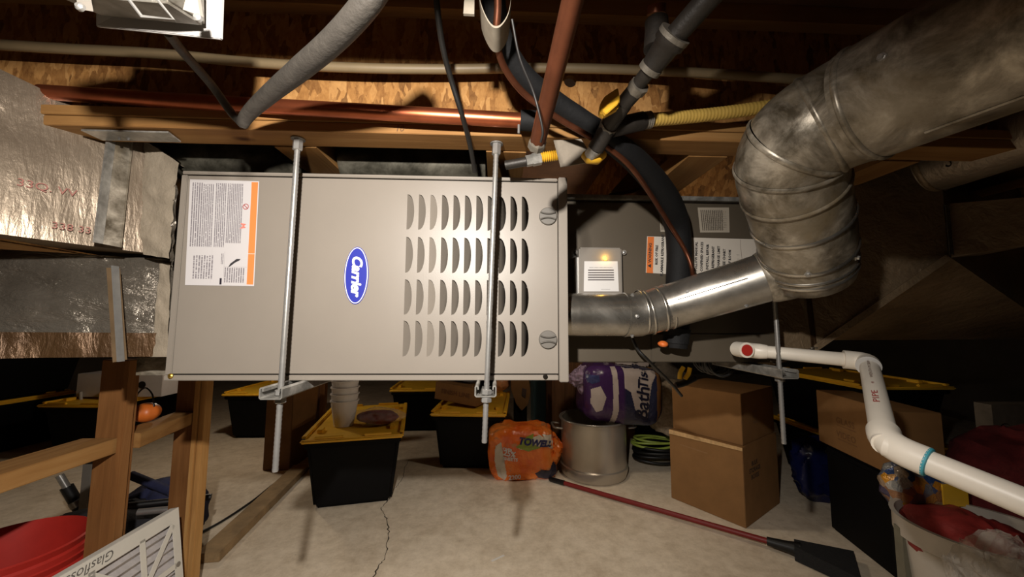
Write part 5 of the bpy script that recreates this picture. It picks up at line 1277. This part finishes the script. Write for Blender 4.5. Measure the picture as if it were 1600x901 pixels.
# white carton on the far tote
wz = TH + .008
pw = at(183, 620, z=wz)
wct = thing('white_carton', (pw.x, pw.y, wz), 'white carton with round black hole on the tote behind the left post', 'carton')
a, b = at(118, 618, y=pw.y), at(252, 618, y=pw.y)
MB().box(a.x, b.x, pw.y, pw.y + .25, wz + .001, wz + .165).build('carton', simple('white_card', C(206, 200, 198), .7, 0, .05), wct, bevel=.002)
hp_ = at(222, 601, y=pw.y - .001); MB().lathe([(.026, 0), (.026, .002)], Matrix.Translation(hp_) @ Matrix.Rotation(R(90), 4, 'X'), 20).build('hole_cover', M_BLACK, wct)
o = cable('white_cable', [(u_, v_, pw.y - .012) for u_, v_ in ((126, 612), (127, 632), (131, 650), (139, 660), (148, 652), (155, 632), (158, 612))], .0095, M_WHITE, 'white cable hanging in a loop left of the wooden post', 'cord')
# lumber offcut top left yellow lid etc.
# ---- air filter leaning against the stand
Cc = at(278, 792, y=1.20)
FXp = Cc.x
fl_ = thing('air_filter', (FXp, 1.0, 0), 'pleated furnace air filter in white card frame leaning on the stand', 'air filter')
d_s = V(0, -1, 0); lean = V(.055, 0, -Cc.z).normalized(); Hf = (Cc.z - .002) / -lean.z; Lf = .50
nf = lean.cross(d_s).normalized(); nf = nf if nf.x > 0 else -nf
def fpt(s, t, o=0): return Cc + d_s * s + lean * t + nf * o
def fbar(P, name='frame_bar', w=.022, par=None):
    (s0, t0), (s1, t1) = P; a_, b_ = fpt(s0, t0), fpt(s1, t1); d = (b_ - a_).normalized(); sd_ = d.cross(nf) * w / 2
    MB().slab([a_ - sd_, a_ + sd_, b_ + sd_, b_ - sd_], nf * .002).build(name, M_CF, par or fl_)
M_CF = simple('filter_card', C(206, 202, 192), .7, 0, .04)
fw = .036
for P, w_ in ((((0, fw / 2), (Lf, fw / 2)), fw), (((0, Hf - fw / 2), (Lf, Hf - fw / 2)), fw), (((.012, fw), (.012, Hf - fw)), .024), (((Lf - .012, fw), (Lf - .012, Hf - fw)), .024)): fbar(P, 'frame_side', w_)
m = MB()
a_, b_, c_, d_ = fpt(0, 0, -.001), fpt(Lf, 0, -.001), fpt(Lf, Hf, -.001), fpt(0, Hf, -.001)
for P in ((a_, b_), (b_, c_), (c_, d_), (d_, a_)):
    m2 = MB(); ins = (fpt(Lf / 2, Hf / 2) - (P[0] + P[1]) / 2).normalized() * .004
    m2.slab([P[0], P[1], P[1] + ins, P[0] + ins], -nf * .02).build('frame_edge', M_CF, fl_)
tm = .155
for k, P in enumerate((((.115, .03), (.115, Hf - .03)), ((.24, .03), (.24, Hf - .03)), ((.365, .03), (.365, Hf - .03)), ((.02, tm), (Lf - .02, tm)), ((.022, .04), (.115, tm)), ((.115, tm), (.24, .04)), ((.24, .04), (.365, tm)), ((.365, tm), (.48, .04)), ((.022, Hf - .03), (.115, tm)))): fbar(P, 'lattice_bar', .015)
vs = []; fs = []; npl = 30
for k in range(npl + 1):
    s_ = .01 + (Hf - .02) * k / npl; o_ = -.003 - (.012 if k % 2 else 0)
    vs += [fpt(.01, s_, o_), fpt(Lf - .01, s_, o_)]
    if k: fs.append((2 * k - 2, 2 * k - 1, 2 * k + 1, 2 * k))
pm = MB().add(vs, fs).build('pleated_media', simple('filter_media', C(176, 170, 168), .9, 0, .1, 30, .4, 100), fl_)
m = MB(); put_text(m, 'Glasfloss', fpt(.24, .017, .0024), d_s, lean, .030, shear=.25); m.build('lettering', simple('filter_ink', C(96, 92, 88), .8, 0, 0), fl_)
MB().lathe([(.007, 0), (.007, .001)], Matrix.Translation(fpt(.014, tm + .0, .0022)) @ nf.to_track_quat('Z', 'Y').to_matrix().to_4x4(), 14).build('punch_mark', M_GREY, fl_)
# ---- red buckets
rc = at(15, 830, y=1.02); 
for k, (lab, dz) in enumerate((('outer red plastic bucket at the lower left corner', 0), ('inner red bucket nested in the bucket at the lower left corner', .035))):
    bk_ = thing('red_bucket', (rc.x, 1.02, dz), lab, 'bucket', 'nested red buckets')
    r0 = .148 if k == 0 else .143; H = .33
    prof = [(r0 * .2, .003), (r0 * .80, .003), (r0 * .92, H - .09), (r0 * .985, H - .085), (r0 * .985, H - .07), (r0 * .94, H - .065), (r0 * .95, H - .04), (r0 * 1.01, H - .035), (r0 * 1.01, H - .02), (r0 * .97, H - .015), (r0, H), (r0 * .97, H + .003), (r0 * .93, H - .05), (r0 * .78, .008), (r0 * .2, .008)]
    MB().lathe(prof, Matrix.Translation((rc.x, 1.02, dz)), 48).build('pail', M_RED, bk_, smooth=35)
# ---- folded camp chair and tools behind the stand
cc = at(170, 815, z=0)
cf = thing('folded_chair', (-1.52, 1.55, 0), 'folded dark blue camp chair on the floor behind the stand', 'camp chair')
M_NV = simple('navy_canvas', C(38, 42, 74), .85, 0, .25, 30, .4, 120); M_DKC = simple('dark_canvas', C(32, 32, 38), .85, 0, .25, 30, .4, 120)
pk1 = at(115, 830, y=1.30)
MB().blob((at(150, 830, y=1.42).x, 1.50, .115), (.24, .16, .115), p=.8, amp=.25, freq=8, crease=.2, nu=48, nv=26).build('seat_fabric', M_DKC, cf, smooth=50)
MB().blob((at(235, 790, y=1.6).x, 1.66, .13), (.16, .12, .13), p=.8, amp=.25, freq=8, crease=.2, nu=40, nv=24, seed=5).build('back_fabric', M_NV, cf, smooth=50)
for (u0, v0, y0, u1, v1, y1, r_, mt, nm) in ((205, 742, 1.62, 268, 768, 1.58, .016, M_NV, 'arm_tube'), (200, 790, 1.45, 330, 776, 1.55, .012, M_BLACK, 'leg_tube'), (215, 800, 1.4, 300, 792, 1.45, .011, M_STEEL, 'cross_tube')):
    MB().cyl(at(u0, v0, y=y0), at(u1, v1, y=y1), r_, n=12).build(nm, mt, cf, smooth=60)
tlp = thing('grey_tube_leg', (at(137, 812, y=1.72).x, 1.72, at(137, 812, y=1.72).z), 'upright grey metal leg with black cap beside the left post', 'metal leg')
MB().box(at(129, 720, y=1.72).x, at(144, 720, y=1.72).x, 1.72, 1.75, .001, at(137, 722, y=1.72).z).build('leg', M_GREY, tlp, bevel=.003)
MB().box(at(124, 720, y=1.72).x, at(148, 720, y=1.72).x, 1.712, 1.76, at(137, 724, y=1.72).z, at(137, 713, y=1.72).z).build('cap', M_BLACK, tlp, bevel=.004)
hm = thing('hand_tool', at(128, 800, y=1.76), 'short metal shaft tool with black grip leaning near the red buckets', 'tool')
MB().cyl(at(93, 742, y=1.72), at(105, 762, y=1.73), .013, n=12).build('shaft', M_STEEL, hm, smooth=60)
MB().cyl(at(104, 760, y=1.73), at(128, 800, y=1.76), .021, n=12).build('grip', M_BLACK, hm, smooth=60)
MB().cyl(at(117, 782, y=1.735), at(122, 790, y=1.74), .0225, n=12).build('collar', M_STEEL, hm, smooth=60)
# ---- board and cord on the floor, left
a, b = at(470, 735, z=0), at(322, 880, z=0)
dd = (b - a).normalized(); sd_ = V(-dd.y, dd.x, 0) * .045
bo_ = thing('floor_board', (b.x, b.y, 0), 'weathered board lying on the concrete in front of the right post', 'board')
MB().hexa([a - sd_ + V(0, 0, .001), b - sd_ + V(0, 0, .001), b + sd_ + V(0, 0, .001), a + sd_ + V(0, 0, .001), a - sd_ + V(0, 0, .036), b - sd_ + V(0, 0, .036), b + sd_ + V(0, 0, .036), a + sd_ + V(0, 0, .036)]).build('board', simple('weathered_board', C(150, 124, 88), .85, 0, .25, 14, .4, 60), bo_, bevel=.002)
cdp = smoothpath([at(u, v, z=.006) for u, v in ((490, 728), (440, 748), (395, 782), (345, 815), (300, 838))], 8)
tag(MB().tube(cdp, .0055, 8).build('power_cord', M_CABLEB, None, smooth=60), 'black cord on the floor running beside the weathered board', 'cord')
cable('sensor_wire', [(985, 522, .93), (996, 545, .93), (1012, 562, .93), (1030, 580, .98), (1050, 600, 1.05), (1065, 618, 1.1)], .0042, M_CABLEB, 'black wire dropping from the flue pipe below the coil cabinet', 'wire')
# floor specks: wood sliver
o = MB().box(-.03, .03, -.004, .004, 0, .002, Matrix.Translation(at(778, 872, z=0.001)) @ Matrix.Rotation(R(35), 4, 'Z')).build('wood_sliver', M_PAPER, None)
tag(o, 'pale sliver of wood lying on the concrete floor', 'debris')

# near surfaces: colours darkened to even out lamp falloff on metals, paints and timbers
for nm in ('furnace_paint', 'coil_paint', 'galvanised_dull', 'galvanised_zinc', 'bright_vent_metal', 'zinc_rod', 'foil_insulation', 'foil_insulation_dirty', 'foil_shiny', 'brown_foil_tape', 'mastic',
           'copper', 'copper_tarnished', 'csst_yellow', 'valve_yellow', 'cream_tube', 'white_plastic', 'furnace_label', 'lumber_x', 'lumber_y', 'osb', 'coil_warning', 'coil_rating', 'module_label', 'orange_print', 'badge_white'):
    for nd in MATS[nm].node_tree.nodes:
        if nd.type == 'VALTORGB' and not any(l.to_node.type == 'MIX_RGB' and l.to_node.blend_type == 'MULTIPLY' for l in nd.outputs[0].links) and not any(l.to_node.type == 'MATH' for l in nd.outputs[0].links):
            for e in nd.color_ramp.elements: e.color = tuple(c * .8 for c in e.color[:3]) + (1,)
        elif nd.type == 'MIX_RGB':
            for i in (1, 2):
                if not nd.inputs[i].is_linked and nd.blend_type == 'MIX': nd.inputs[i].default_value = tuple(c * .8 for c in nd.inputs[i].default_value[:3]) + (1,)
        elif nd.type == 'BSDF_PRINCIPLED' and not nd.inputs[0].is_linked: nd.inputs[0].default_value = tuple(c * .8 for c in nd.inputs[0].default_value[:3]) + (1,)
